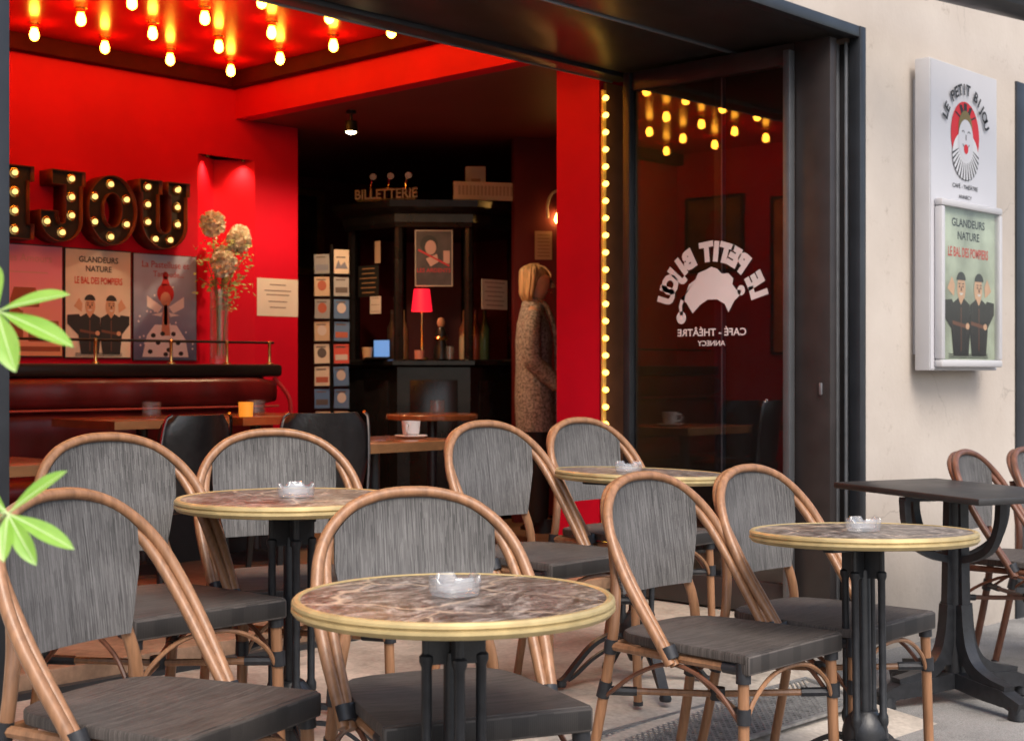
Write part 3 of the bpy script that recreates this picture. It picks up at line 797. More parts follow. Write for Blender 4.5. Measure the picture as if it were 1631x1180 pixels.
# ------------------------------------------------------------------ bistro chairs
def make_chair(tube='rattan'):
    root = thing('bistro_chair', 'x', 'chair')
    tm = M[tube]
    # back hoop: (x, y, z), the sides sweep forward to the seat rails
    half = [(0,.262,.870),(.07,.258,.864),(.138,.244,.840),(.190,.219,.796),(.222,.188,.742),(.238,.152,.677),(.243,.112,.608),(.240,.070,.54),(.233,.030,.475),(.226,-.008,.412)]
    inner = [(0,.286,.862),(.068,.281,.856),(.134,.266,.831),(.182,.236,.786),(.206,.198,.730),(.215,.155,.664),(.218,.112,.596),(.216,.068,.528),(.213,.026,.463),(.210,-.010,.408)]
    def hoop(h):
        return cr([(-x,y,z) for x,y,z in h[:0:-1]] + list(h), 4)
    g = MB(); g.tube(hoop(half), .0132, 10); g.build('outer_hoop', tm, root)
    g = MB(); g.tube(hoop(inner), .0120, 10); g.build('inner_hoop', tm, root)
    # woven back panel, arched top, slightly curved round the sitter
    def ptop(x):
        pts = [(p[0]*.945, p[2]-.010) for p in cr(half, 6)]
        for (a, b) in zip(pts, pts[1:]):
            if a[0] <= abs(x) <= b[0]: return a[1] + (b[1]-a[1])*(abs(x)-a[0])/max(1e-6, b[0]-a[0])
        return .74
    g = MB(); NXP, NZP = 22, 14
    zb = .556
    def prow(off):
        rows = []
        for j in range(NZP+1):
            v = j/NZP
            row = []
            for i in range(NXP+1):
                u = -1 + 2*i/NXP
                hw_b = .158
                z_top = ptop(u*.183)
                z = zb + (z_top-zb)*v
                hw = .148 + (.183-.148)*min(1, (z-zb)/.15)
                x = u*hw
                y = .222 + .042*((z-zb)/.3)**1.1 - .034*(u*u)*(.5+.5*v) + off
                row.append((x, y, z))
            rows.append(row)
        return rows
    fr, bk = prow(-.004), prow(.004)
    b0 = 0
    for rows in (fr, bk):
        for row in rows: g.v += row
    m = NXP+1; tot = m*(NZP+1)
    for j in range(NZP):
        for i in range(NXP):
            a = j*m+i
            g.face((a, a+1, a+m+1, a+m), True)
            g.face((tot+a, tot+a+m, tot+a+m+1, tot+a+1), True)
    for i in range(NXP):
        g.face((i, tot+i, tot+i+1, i+1)); a = NZP*m+i
        g.face((a, a+1, tot+a+1, tot+a))
    for j in range(NZP):
        a = j*m; g.face((a, a+m, tot+a+m, tot+a)); a = j*m+NXP
        g.face((a, tot+a, tot+a+m, a+m))
    g.build('backrest', M['back_cloth'], root, sharp=50)
    # seat
    outl = []
    for (x,y) in [(-.214,-.218),(.214,-.218)]:
        outl.append((x,y))
    rear = [(.206,-.05),(.196,.10),(.180,.165),(.150,.200),(.10,.218),(0,.224),(-.10,.218),(-.150,.200),(-.180,.165),(-.196,.10),(-.206,-.05)]
    outl += rear
    def ringz(s, z, dy=0): return [(x*s, (y)*s, z) for x,y in outl]
    g = MB(); g.loft([ringz(.97,.436), ringz(1.0,.440), ringz(1.0,.454), ringz(.985,.460)], caps=False)
    b = len(g.v); m = len(outl)
    g.v += [(x*.6, y*.6, .4565) for x,y in outl] + [(0,0,.456)]
    for k in range(m):
        k2 = (k+1) % m
        g.face((b-m+k, b-m+k2, b+k2, b+k), True); g.face((b+k, b+k2, b+m), True)
        
    g.face([k for k in range(m)][::-1])
    g.build('seat', M['seat_cloth'], root, sharp=50)
    g = MB(); g.box(-.213,.213,-.226,-.196,.412,.4585,.006); g.build('front_apron', M['seat_cloth'], root)
    # legs
    for s in (-1,1):
        g = MB(); g.tube(cr([(s*.196,-.200,.425),(s*.200,-.203,.30),(s*.207,-.210,.0)],4), .0140, 10); g.build('leg', tm, root)
    for s in (-1,1):
        g = MB(); g.tube(cr([(s*.140,.250,.74),(s*.148,.228,.60),(s*.170,.212,.50),(s*.182,.216,.41),(s*.192,.250,.22),(s*.200,.300,.0)],5), .0140, 10)
        g.build('leg', tm, root)
    for s in (-1,1):
        g = MB(); g.tube([(s*.196,-.185,.423),(s*.192,.0,.423),(s*.182,.205,.423)], .0115, 8); g.build('side_rail', tm, root)
    g = MB(); g.tube([(-.182,.213,.423),(.182,.213,.423)], .011, 8); g.build('rear_rail', tm, root)
    # crossed stretchers and thin arched braces
    for s in (-1,1):
        g = MB(); g.tube([(s*.200,-.203,.312),(0,.012,.306),(-s*.188,.232,.312)], .0085, 8); g.build('stretcher', tm, root)
    g = MB(); g.tube(cr([(-.200,-.205,.285),(-.165,-.207,.345),(-.09,-.207,.392),(0,-.207,.405),(.09,-.207,.392),(.165,-.207,.345),(.200,-.205,.285)],4), .0058, 7)
    g.build('front_brace', tm, root)
    for s in (-1,1):
        g = MB(); g.tube(cr([(s*.203,-.195,.30),(s*.200,-.12,.37),(s*.197,.0,.408),(s*.193,.12,.37),(s*.190,.225,.30)],4), .0058, 7)
        g.build('side_brace', M['rattan_dark'], root)
    # black joints
    for s in (-1,1):
        g = MB(); g.tube([(s*.196,-.200,.438),(s*.198,-.201,.392)], .0185, 10); g.tube([(s*.196,-.195,.423),(s*.195,-.145,.423)], .0150, 10); g.build('joint', M['joint'], root)
        g = MB(); g.tube([(s*.2010,-.2045,.335),(s*.2020,-.2050,.300)], .0175, 10); g.tube([(s*.195,-.198,.312),(s*.145,-.145,.311)], .0115, 8); g.build('joint', M['joint'], root)
        g = MB(); g.tube([(s*.186,.228,.335),(s*.189,.238,.295)], .0175, 10); g.tube([(s*.186,.228,.312),(s*.135,.168,.310)], .0115, 8); g.build('joint', M['joint'], root)
        g = MB(); g.tube([(s*.182,.214,.440),(s*.183,.218,.405)], .0175, 10); g.build('joint', M['joint'], root)
        g = MB(); g.tube([(s*.219,.008,.452),(s*.217,-.004,.424)], [.0215,.0215], 10); g.tube([(s*.195,.0,.423),(s*.218,.0,.436)], .014, 8); g.build('joint', M['joint'], root)
    g = MB(); g.tube([(0,.012,.322),(0,.012,.292)], .020, 10); g.build('joint', M['joint'], root)
    for s in (-1,1):
        for (y,x) in ((-.210,.207),(.300,.200)):
            g = MB(); g.tube([(s*x,y,.012),(s*x,y,.0)], .0155, 10); g.build('foot_cap', M['joint'], root)
    for c in root.children:           # final proportions: seat at .478, hoop top at .864
        for v in c.data.vertices:
            z = v.co.z
            v.co.z = z*1.04 if z < .46 else .4784+(z-.46)*(.864-.4784)/.41
    return root
CH = make_chair()
CHG = 'bistro chairs set out on the terrace'
chairs = [
 # x, y, rz(deg), z, label
 (1.52, 2.355,  17, 0.02, 'bistro chair nearest the left edge, overlapped by green leaves'),
 (1.95, 3.02,   0, FL, 'bistro chair beside the black post, left of the round table by the opening'),
 (2.46, 3.14, -22, FL-.01, 'bistro chair whose arched top shows behind the round table at the left'),
 (2.02, 2.075, -24, 0, 'bistro chair tucked under the nearest round table, facing the viewer'),
 (3.27, 2.95,   0, FL, 'bistro chair in front of the red pillar, right of the white cup'),
 (4.04, 3.215, -2, FL-.015, 'bistro chair with the bulb string behind its back, beyond the small far table'),
 (3.02, 2.11,   0, -.016, 'bistro chair in the right foreground with clamped arm tube, next to the nearest table'),
 (3.49, 2.09,   0, -.018, 'bistro chair just behind the right round table'),
 (5.30, 2.28,   6, gz(5.33), 'dark bistro chair against the cream wall beyond the black pedestal table'),
 (5.83, 2.28,   4, gz(5.86), 'bistro chair cut off by the right edge of the picture'),
]
for i, (x, y, rz, z, lab) in enumerate(chairs):
    o = CH if i == 0 else copy_tree(CH)
    o.location = (x, y, z); o.rotation_euler = (0, 0, R(rz))
    tag(o, lab, 'chair', CHG)
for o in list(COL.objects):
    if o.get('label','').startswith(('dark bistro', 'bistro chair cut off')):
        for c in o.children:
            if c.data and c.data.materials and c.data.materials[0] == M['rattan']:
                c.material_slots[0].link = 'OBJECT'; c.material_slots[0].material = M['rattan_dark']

# ------------------------------------------------------------------ round bistro tables
TR = .288
def make_table():
    root = thing('bistro_table', 'x', 'table')
    g = MB(); g.lathe([(0,.674),(TR-.006,.674),(TR-.006,.6985),(TR-.012,.700),(0,.700)], 72); g.build('tabletop', M['marble'], root)
    prof = [(TR-.014,.7003),(TR-.010,.7025),(TR-.003,.7020),(TR+.001,.698),(TR+.002,.693),(TR-.0015,.6905),(TR-.0015,.6890),(TR+.002,.6865),(TR+.0025,.682),(TR-.0005,.678),(TR-.004,.674),(TR-.012,.672),(TR-.014,.675)]
    g = MB(); g.lathe(prof, 96); g.build('brass_rim', M['brass'], root, sharp=25)
    # cast iron base
    g = MB(); g.lathe([(.016,.60),(.018,.59),(.018,.20),(.026,.19),(.030,.16),(.030,.10),(.02,.08)], 16, caps=True); g.build('column', M['iron'], root)
    for k in range(4):
        a = R(45+90*k); cx, cy = .050*math.cos(a), .050*math.sin(a)
        g = MB(); g.lathe([(.0085,.655),(.0085,.60),(.0135,.595),(.0135,.585),(.0095,.575),(.0095,.24),(.0135,.23),(.0135,.215),(.0085,.20),(.0085,.14)], 12, cx, cy, caps=True)
        g.build('rod', M['iron'], root)
    g = MB()
    for k in range(4):
        a = R(45+90*k); d = Vector((math.cos(a), math.sin(a), 0)); w = Vector((-math.sin(a), math.cos(a), 0))
        g.band([d*.01+Vector((0,0,.615)), d*.055+Vector((0,0,.615))], w, .016, .07)
        g.band([d*.02+Vector((0,0,.655)), d*.20+Vector((0,0,.662))], w, .028, .008)
    g.lathe([(.062,.652),(.062,.667)], 24, caps=True)
    g.build('top_bracket', M['iron'], root)
    g = MB()
    g.lathe([(.03,.24),(.052,.215),(.058,.19),(.058,.15),(.045,.125),(.02,.118)], 20, caps=True)
    g.build('hub', M['iron'], root)
    for k in range(4):
        a = R(45+90*k); d = Vector((math.cos(a), math.sin(a), 0)); w = Vector((-math.sin(a), math.cos(a), 0))
        P = lambda r, z: d*r+Vector((0,0,z))
        g = MB()
        g.band(cr([P(.045,.165),P(.09,.165),P(.15,.135),P(.20,.082),P(.24,.032),P(.262,.014)],4), w, [.030]*12+[.032]*9, .013)
        g.band(cr([P(.05,.128),P(.10,.118),P(.155,.085),P(.205,.040),P(.235,.020)],4), w, .016, .010)
        g.lathe([(.015,.022),(.020,.010),(.018,.0)], 14, P(.258,0).x, P(.258,0).y, 0, caps=True)
        g.build('foot', M['iron'], root)
    return root
TB = make_table()
tables = [
 (1.795, 1.835, .024, 12, 0, 0, 'nearest round bistro table with brass rim in front of the facing chair'),
 (2.235, 2.87, FL+.015, 20, 0, 0, 'round bistro table with brass rim at the opening, on the left'),
 (3.70, 2.93, FL, 15, .02, .03, 'round bistro table farthest back, catching the warm bulb light'),
 (3.29, 1.85, .016, 50, .0, .035, 'round bistro table with brass rim on the right, before the black pedestal table'),
]
for i, (x, y, z, rz, tx, ty, lab) in enumerate(tables):
    o = TB if i == 0 else copy_tree(TB)
    o.location = (x, y, z); o.rotation_euler = (tx, ty, R(rz))
    tag(o, lab, 'table', 'round bistro tables')

# ------------------------------------------------------------------ glass ashtrays
def make_ashtray():
    n = 48; g = MB()
    def rg(r, z, notch=0):
        out = []
        for k in range(n):
            a = 2*PI*k/n
            d = abs(((a + PI/4) % (PI/2)) - PI/4)
            dz = notch if d < .30 else 0
            out.append((r*math.cos(a), r*math.sin(a), z-dz))
        return out
    g.loft([rg(.036,.0), rg(.044,.003), rg(.046,.012), rg(.047,.026), rg(.047,.034,.009), rg(.045,.037,.010), rg(.040,.036,.010), rg(.036,.026), rg(.033,.011), rg(.028,.008)])
    return g.mesh('ashtray', pressed_glass('ashtray_glass'), 40)
AM = make_ashtray()
for (x, y, z, sc, rz, lab) in [
    (1.800, 1.838, .7245, 1.0, 25, 'clear glass ashtray on the nearest round table'),
    (2.245, 2.865, FL+.7155, 1.0, 10, 'clear glass ashtray on the left round table'),
    (3.68, 2.94, FL+.7010, .95, 40, 'clear glass ashtray on the farthest round table'),
    (3.285, 1.855, .016+.7010, .95, 15, 'clear glass ashtray on the right round table')]:
    o = obj('ashtray', AM, None, (x, y, z), R(rz)); o.scale = (sc,)*3
    tag(o, lab, 'ashtray', 'glass ashtrays')

# ------------------------------------------------------------------ black square table
sq = thing('pedestal_table', 'black rectangular pedestal table with curved brackets by the cream wall', 'table', (4.745, 2.315, gz(4.71)+.006), R(-23))
g = MB(); g.box(-.24,.24,-.385,.385,.727,.750,.005); g.build('tabletop', pm('black_table_top', (.028,.027,.027), .42, var=.2, scale=20, rvar=.08), sq)
g = MB()
for k in range(2):
    g.band([(0,0,.13),(0,0,.712)], (1,0,0) if k else (0,1,0), [.115,.085], .032)
g.tube([(0,0,.1),(0,0,.712)], .036, 12); g.build('column', M['iron'], sq)
for k in range(4):
    a = R(90*k); d = Vector((math.cos(a), math.sin(a), 0)); w = Vector((-math.sin(a), math.cos(a), 0))
    P = lambda r, z: d*r+Vector((0,0,z))
    g = MB(); g.band(cr([P(.035,.50),P(.10,.515),P(.175,.555),P(.215,.63),P(.225,.715)],4), w, .030, .026)
    g.band([P(.02,.712),P(.235,.717)], w, .035, .014); g.build('bracket', M['iron'], sq)
    g = MB(); g.band(cr([P(.03,.34),P(.045,.22),P(.09,.135),P(.17,.095),P(.26,.078)],4), w, .045, [.05]*5+[.045]*12)
    g.band(cr([P(.02,.075),P(.16,.062),P(.25,.058),P(.33,.036)],4), w, .055, [.055]*9+[.045]*4)
    q = P(.305,0); g.lathe([(.030,.04),(.036,.0)], 12, q.x, q.y, 0, caps=True); g.build('foot', M['iron'], sq)

# ------------------------------------------------------------------ ceiling bulbs
bm_s = MB(); bm_s.lathe([(.030,.0),(.030,-.008),(.019,-.012),(.019,-.020),(.022,-.024),(.022,-.032),(.010,-.034)], 16)
SOCK = bm_s.mesh('socket', M['gold'])
bm_b = MB(); bm_b.lathe([(.011,-.028),(.017,-.040),(.022,-.055),(.0235,-.068),(.021,-.081),(.013,-.090),(.004,-.094)], 16, caps=True)
BULB = bm_b.mesh('bulb', M['bulb'])
for j in range(6):
    for i in range(9):
        x, y = 4.70-.392*i, 6.58-.445*j
        o = thing('ceiling_bulb', 'bare ceiling bulb, %s from the beam, %s row from the letter wall' % (ORD[i], ORD[j]), 'light bulb', (x, y, CZ-.001), 0, 'bare bulbs on the red ceiling')
        obj('socket', SOCK, o); obj('bulb', BULB, o)

# ------------------------------------------------------------------ bulb string down the pillar corner
sl = thing('bulb_string', 'vertical string of warm bulbs down the pillar edge', 'string lights', (5.150, RY0-.004, 0))
g = MB(); g.box(-.012,.012,-.010,.0,.26,2.44); g.build('strip', pm('yellow_gold_strip', (.85,.58,.20), .45, .2, var=.15), sl)
sb = MB(); sb.lathe([(.009,0),(.011,.010),(.0135,.020),(.011,.030),(.005,.036)], 12, caps=True)
SB = sb.mesh('bulb', M['bulb_string'])
k = 0; z = 2.40
while z > .28:
    o = obj('bulb', SB, sl, (-.004, -.010, z)); o.rotation_euler = (R(90), 0, R(-25)); z -= .080

# ------------------------------------------------------------------ marquee letters  B I J O U
LY, LZ = RY1-.13, 1.80        # face plane, foot
lb = MB(); lb.lathe([(.012,0),(.0145,.008),(.014,.016),(.008,.024),(.003,.027)], 12, caps=True); LB = lb.mesh('bulb', M['bulb_letter'])
lr = MB(); lr.lathe([(.030,0),(.028,.006),(.020,.007),(.018,.001)], 14); LR = lr.mesh('bulb_ring', M['gold'])
def arcp(cx, cz, rx, rz, a0, a1, n=14):
    return [(cx+rx*math.cos(R(a0+(a1-a0)*k/n)), cz+rz*math.sin(R(a0+(a1-a0)*k/n))) for k in range(n+1)]
def letter(name_l, x0, w, outline, holes, bulbs, where):
    """outline / holes in a 0..1 box; returns a channel letter .37 m high"""
    h = .37
    t = thing('marquee_letter', 'rusty marquee letter %s lit by round bulbs, %s' % (name_l, where), 'letter sign', (x0, LY, LZ), 0, 'lit marquee letters on the red wall')
    S_ = lambda p: (p[0]*w, p[1]*h)
    front = MB(); side = MB()
    loops = [[S_(p) for p in outline]] + [[S_(p) for p in hh] for hh in holes]
    # recessed face
    bm = bmesh.new(); es = []
    for lp in loops:
        vs = [bm.verts.new((p[0], .035, p[1])) for p in lp]
        es += [bm.edges.new((vs[q], vs[(q+1) % len(vs)])) for q in range(len(vs))]
    bmesh.ops.triangle_fill(bm, edges=es, use_beauty=True)
    front.add_bm(bm); bm.free()
    front.build('letter_face', M['rust'], t)
    for lp in loops:
        b = len(side.v); n = len(lp)
        side.v += [(p[0],0,p[1]) for p in lp] + [(p[0],.13,p[1]) for p in lp]
        for q in range(n):
            r_ = (q+1) % n
            side.face((b+q, b+r_, b+n+r_, b+n+q), True)
    o = side.build('letter_side', M['rust_side'], t, sharp=30)
    so = o.modifiers.new('thick', 'SOLIDIFY'); so.thickness = .004; so.offset = 0
    for (u, v) in bulbs:
        q = obj('bulb', LB, t, (u*w, .033, v*h)); q.rotation_euler = (R(90),0,0)
        q2 = obj('bulb_ring', LR, t, (u*w, .034, v*h)); q2.rotation_euler = (R(90),0,0)
    return t
letter('I', 3.44, .185, [(0,0),(1,0),(1,.20),(.86,.20),(.86,.80),(1,.80),(1,1),(0,1),(0,.80),(.14,.80),(.14,.20),(0,.20)], [],
       [(.5,.90),(.5,.64),(.5,.38),(.5,.12)], 'next to the black post')
letter('J', 3.645, .270, [(.30,1),(1,1),(1,.80),(.94,.80),(.94,.30)] + arcp(.50,.30,.44,.30,0,-180) [1:] + [(.06,.42),(.42,.42),(.42,.34)] + arcp(.51,.34,.08,.10,180,360,6) + [(.59,.80),(.30,.80)], [],
       [(.76,.90),(.76,.64),(.76,.38),(.56,.13),(.24,.27)], 'second of the visible letters')
letter('O', 3.935, .290, arcp(.5,.5,.5,.5,0,360,32)[:-1], [arcp(.5,.5,.19,.25,0,360,24)[:-1]],
       [(.5,.88),(.5,.12),(.17,.68),(.17,.32),(.83,.68),(.83,.32)], 'round one between J and U')
letter('U', 4.245, .315, [(0,1),(0,.80),(.05,.80),(.05,.36)] + arcp(.5,.36,.45,.36,180,360,18)[1:] + [(.95,.80),(1,.80),(1,1),(.56,1),(.56,.80),(.62,.80),(.62,.36)] + arcp(.5,.36,.12,.14,360,180,8)[1:] + [(.38,.80),(.44,.80),(.44,1)], [],
       [(.2,.90),(.2,.64),(.2,.38),(.35,.14),(.65,.14),(.8,.38),(.8,.64),(.8,.90)], 'rightmost above the blue poster')
letter('B', 3.14, .270, [(0,0),(.6,0)] + arcp(.62,.28,.36,.28,-90,70,10) + arcp(.60,.76,.33,.24,-60,90,10) + [(0,1),(0,.8),(.1,.8),(.1,.2),(0,.2)],
       [arcp(.52,.29,.14,.1,0,360,12)[:-1], arcp(.52,.74,.13,.09,0,360,12)[:-1]],
       [(.2,.9),(.2,.64),(.2,.38),(.2,.12),(.62,.1),(.82,.29),(.72,.51),(.8,.74),(.6,.9)], 'hidden behind the post')

# ------------------------------------------------------------------ posters on the letter wall
PY = RY1-.012
def poster(name, label, x0, x1, z0, z1):
    t = thing(name, label, 'poster', (x0, PY, z0), 0, 'posters under the marquee letters')
    g = MB(); g.box(0, x1-x0, 0, .010, 0, z1-z0); g.build('board', M['black_matt'], t)
    return t, x1-x0, z1-z0
t, w, h = poster('poster', 'pink poster with an orange town scene, left of the two firemen', 3.455, 3.852, 1.20, 1.785)
def grad(name, c1, c2, z0, z1):
    m, n, l, p = nm(name)
    tc = n.new('ShaderNodeTexCoord'); sp = n.new('ShaderNodeSeparateXYZ'); l.new(tc.outputs['Object'], sp.inputs[0])
    mr = n.new('ShaderNodeMapRange'); mr.inputs[1].default_value = z0; mr.inputs[2].default_value = z1
    no = n.new('ShaderNodeTexNoise'); no.inputs['Scale'].default_value = 9; l.new(tc.outputs['Object'], no.inputs[0])
    ad = n.new('ShaderNodeMath'); ad.operation = 'MULTIPLY_ADD'; ad.inputs[1].default_value = .12; l.new(no.outputs[0], ad.inputs[0]); l.new(sp.outputs[2], ad.inputs[2])
    l.new(ad.outputs[0], mr.inputs[0])
    mx = n.new('ShaderNodeMix'); mx.data_type = 'RGBA'; l.new(mr.outputs[0], mx.inputs[0])
    mx.inputs[6].default_value = (*c1,1); mx.inputs[7].default_value = (*c2,1)
    l.new(mx.outputs[2], p.inputs['Base Color']); p.inputs['Roughness'].default_value = .5
    return m
g = MB(); g.rect(.006,w-.006,.006,h-.006,-.001); g.build('sheet', grad('pink_orange_print', (.85,.36,.20), (.85,.28,.40), .1, .5), t)
g = MB()
g.rect(.10,.26,.26,.30,-.002); g.poly([(.10,.30),(.26,.30),(.24,.36),(.12,.36)],-.002); g.rect(.20,.33,.08,.15,-.002); g.rect(.05,.17,.10,.24,-.002)
g.poly([(.06,.24),(.16,.24),(.11,.28)],-.002); g.rect(.26,.37,.16,.19,-.002); g.rect(.04,.38,.03,.055,-.002)
g.build('print_town', flat('orange_brown_ink', (.34,.08,.03)), t)
g = MB(); g.text('Les Amours', w/2, h-.09, .055, -.002, 0, .005); g.rect(.09,.31,h-.15,h-.142,-.002); g.build('lettering', flat('pale_pink_ink', (.72,.32,.30)), t)

t, w, h = poster('poster', 'beige poster of two firemen with folded arms', 3.860, 4.262, 1.195, 1.782)
show_poster(t, .006, w-.006, .006, h-.006, -.001, pm('beige_print', (.80,.70,.58), .5, var=.12, scale=4), False)

t, w, h = poster('poster', 'blue grey poster of a red haired fairy in a spotted dress', 4.272, 4.685, 1.185, 1.778)
g = MB(); g.rect(.004,w-.004,.004,h-.004,-.001); g.build('sheet', grad('blue_grey_print', (.12,.14,.26), (.45,.50,.68), .1, .55), t)
g = MB(); g.text('La Pastelluse et', w/2, h-.075, .052, -.002, 0, .01, sx=.95); g.text('Tartoude...', w/2+.02, h-.125, .045, -.002, 0, .01)
g.build('lettering', flat('pale_red_ink', (.45,.08,.10)), t)
g = MB()
g.ell(w/2,.375,.055,.055,-.002); g.poly([(w/2-.03,.42),(w/2+.03,.42),(w/2+.012,.47),(w/2-.012,.47)],-.002); g.ell(w/2,.475,.02,.022,-.002); g.build('print_hair', flat('red_hair_ink', (.55,.02,.02)), t)
g = MB(); g.ell(w/2,.342,.034,.042,-.003); g.rect(w/2-.012,w/2+.012,.20,.31,-.003); g.poly([(w/2-.03,.14),(w/2+.03,.14),(w/2+.014,.30),(w/2-.014,.30)],-.003)
g.build('print_skin', flat('fairy_skin_ink', (.62,.26,.17)), t)
g = MB()
for s in (-1,1):
    g.poly([(w/2+s*.02,.30),(w/2+s*.12,.36),(w/2+s*.12,.30),(w/2+s*.05,.265)],-.0025)
    g.poly([(w/2+s*.02,.27),(w/2+s*.09,.255),(w/2+s*.03,.245)],-.0025)
g.poly([(w/2-.15,.02),(w/2+.15,.02),(w/2+.13,.12),(w/2+.07,.20),(w/2-.07,.20),(w/2-.12,.14)],-.0028)
for _ in range(26): 
    g.ell(random.uniform(.02,w-.02), random.uniform(.05,h-.16), .006, .006, -.0018, n=8)
g.build('print_dress', flat('pale_dress_ink', (.86,.80,.82)), t)
g = MB()
for (u,v) in ((-.10,.05),(-.05,.10),(.02,.06),(.08,.10),(.10,.04),(-.02,.15),(.05,.15),(-.08,.14),(.0,.035)): g.ell(w/2+u, v, .016, .013, -.0034, n=10)
g.build('print_spots', M['ink'], t)

# ------------------------------------------------------------------ notice on the red wall
nt = thing('notice', 'white paper notice taped to the red wall beside the flowers', 'notice', (5.115, RY1, 1.455))
g = MB(); g.box(0,.305,-.003,-.001,0,.225); g.build('sheet', M['paper'], nt)
g = MB()
for (zz, ww) in ((.185,.12),(.15,.2),(.125,.17),(.085,.14),(.05,.12)): g.rect(.152-ww/2,.152+ww/2,zz,zz+.006,-.0042)
g.build('print', flat('grey_ink', (.25,.2,.2)), nt)

# ------------------------------------------------------------------ banquette
bq = thing('banquette', 'oxblood leather banquette with black ledge and brass rail posts', 'bench', (0,0,0))
BX0, BX1 = 1.02, 4.98
g = MB(); g.box(BX0, BX1, 6.47, RY1-.003, 1.095, 1.165, .02); g.build('ledge', M['black'], bq)
g = MB(); g.box(BX0, BX1-.04, 6.60, RY1-.003, FI, 1.094); g.build('carcass', M['black_matt'], bq)
def cushion(x0, x1, y0, y1, z0, z1, nsx=60):
    g = MB(); rings = []
    for i in range(nsx+1):
        x = x0+(x1-x0)*i/nsx
        e = min(1, min(i, nsx-i)/2.0)
        puff = .006*math.sin(i*.9)+.004*math.sin(i*2.3+1)
        pts = []
        for k in range(16):
            a = 2*PI*k/16
            c, s_ = math.cos(a), math.sin(a)
            sq_ = lambda v: math.copysign(abs(v)**.5, v)
            pts.append((x, (y0+y1)/2+(y1-y0)/2*sq_(c)*(.75+.25*e)+ (puff if c < 0 else 0), (z0+z1)/2+(z1-z0)/2*sq_(s_)*(.75+.25*e)))
        rings.append(pts)
    g.loft(rings); return g
cushion(BX0, BX1-.05, 6.44, 6.62, .935, 1.093).build('back_roll', M['leather'], bq, sharp=80)
cushion(BX0, BX1-.05, 6.48, 6.62, .64, .925).build('back_cushion', M['leather'], bq, sharp=80)
cushion(BX0, BX1-.05, 6.02, 6.60, .50, .64).build('seat_cushion', M['leather'], bq, sharp=80)
g = MB(); g.box(BX0, BX1-.08, 6.10, 6.598, FI, .50); g.build('plinth', M['black_matt'], bq)
g = MB(); g.tube([(BX0,6.435,.932),(BX1-.06,6.435,.932)], .006, 8); g.build('piping', pm('red_piping', (.42,.07,.05), .4), bq)
g = MB(); g.tube(cr([(BX1-.03,6.52,1.09),(BX1+.03,6.48,1.0),(BX1+.045,6.46,.9),(BX1+.045,6.46,.5)],4), .012, 8); g.build('end_piping', pm('red_end_piping', (.45,.03,.03), .4), bq)
for x in (3.20, 3.85, 4.30, 4.66, 4.95):
    g = MB(); g.lathe([(.024,1.165),(.024,1.170),(.010,1.176),(.0085,1.20),(.0085,1.275),(.012,1.28),(.012,1.292),(.004,1.298)], 12, x, 6.56, caps=True); g.build('rail_post', M['gold'], bq)
g = MB(); g.tube([(BX0,6.56,1.287),(BX1-.0,6.56,1.287)], .007, 8); g.build('rail', M['black'], bq)

# ------------------------------------------------------------------ vase of flowers
vs = thing('flower_vase', 'tall glass vase with pale round flowers on the ledge', 'vase', (4.72, 6.72, 1.166))
g = MB(); g.lathe([(.0,.002),(.050,.002),(.052,.02),(.052,.42),(.047,.42),(.046,.03),(.0,.028)], 24); g.build('vase', M['glass'], vs)
leafm = pm('dried_green_leaf', (.26,.34,.12), .6, var=.5, scale=20); petm = pm('cream_petal', (.95,.92,.74), .6, var=.25, scale=30); stm = pm('pale_stem', (.20,.20,.09), .6)
heads = [(-.065,-.03,.78,.075),(.12,-.02,.70,.07),(.16,.03,.74,.06),(-.01,-.06,.56,.075),(.06,.04,.62,.055)]
g = MB()
for (x,y,z,r) in heads: g.tube(cr([(x*.2,y*.2,.05),(x*.4,y*.4,.35),(x,y,z)],4), .004, 6)
for k in range(14):
    a = random.uniform(0,2*PI); q = random.uniform(.06,.18); g.tube(cr([(0,0,.1),(.02*math.cos(a),.02*math.sin(a),.4),(q*math.cos(a)+.03,q*math.sin(a)*.6,random.uniform(.45,.66))],3), .0025, 5)
g.build('stems', stm, vs)
for (x,y,z,r) in heads:
    g = MB()
    for k in range(260):
        u = Vector((random.gauss(0,1), random.gauss(0,1), random.gauss(0,1)+.35)).normalized()
        p = Vector((x,y,z)) + u*r*random.uniform(.35,.6); q = Vector((x,y,z)) + u*r*random.uniform(.8,1.1); s_ = u.orthogonal().normalized(); s_.rotate(Matrix.Rotation(random.uniform(0,6.28),3,u))
        wd = r*.22; b = len(g.v)
        tip = q + u.orthogonal()*r*.08
        g.v += [tuple(p-s_*wd*.5), tuple(p+s_*wd*.5), tuple(q+s_*wd*.8), tuple(tip), tuple(q-s_*wd*.8)]; g.face((b,b+1,b+2,b+3,b+4), True)
    g.lathe([(.002,-r*.72),(r*.45,-r*.55),(r*.68,-r*.2),(r*.70,r*.15),(r*.5,r*.5),(r*.2,r*.68),(.002,r*.72)], 14, x, y, z)
    g.build('flower', petm, vs)
g = MB()
for k in range(420):
    a = random.uniform(0,2*PI); rr = random.uniform(.02,.19); z = random.uniform(.30,.70)
    if z < .40: rr *= .55
    c = Vector((rr*math.cos(a)+.035, rr*math.sin(a)*.55, z))
    d = Vector((random.gauss(0,1),random.gauss(0,1),random.gauss(0,.8))).normalized(); s_ = d.orthogonal().normalized(); L = random.uniform(.018,.042)
    b = len(g.v); g.v += [tuple(c), tuple(c+d*L*.5+s_*L*.28), tuple(c+d*L), tuple(c+d*L*.5-s_*L*.28)]; g.face((b,b+1,b+2,b+3))
o = g.build('foliage', leafm, vs); o['kind'] = 'stuff'

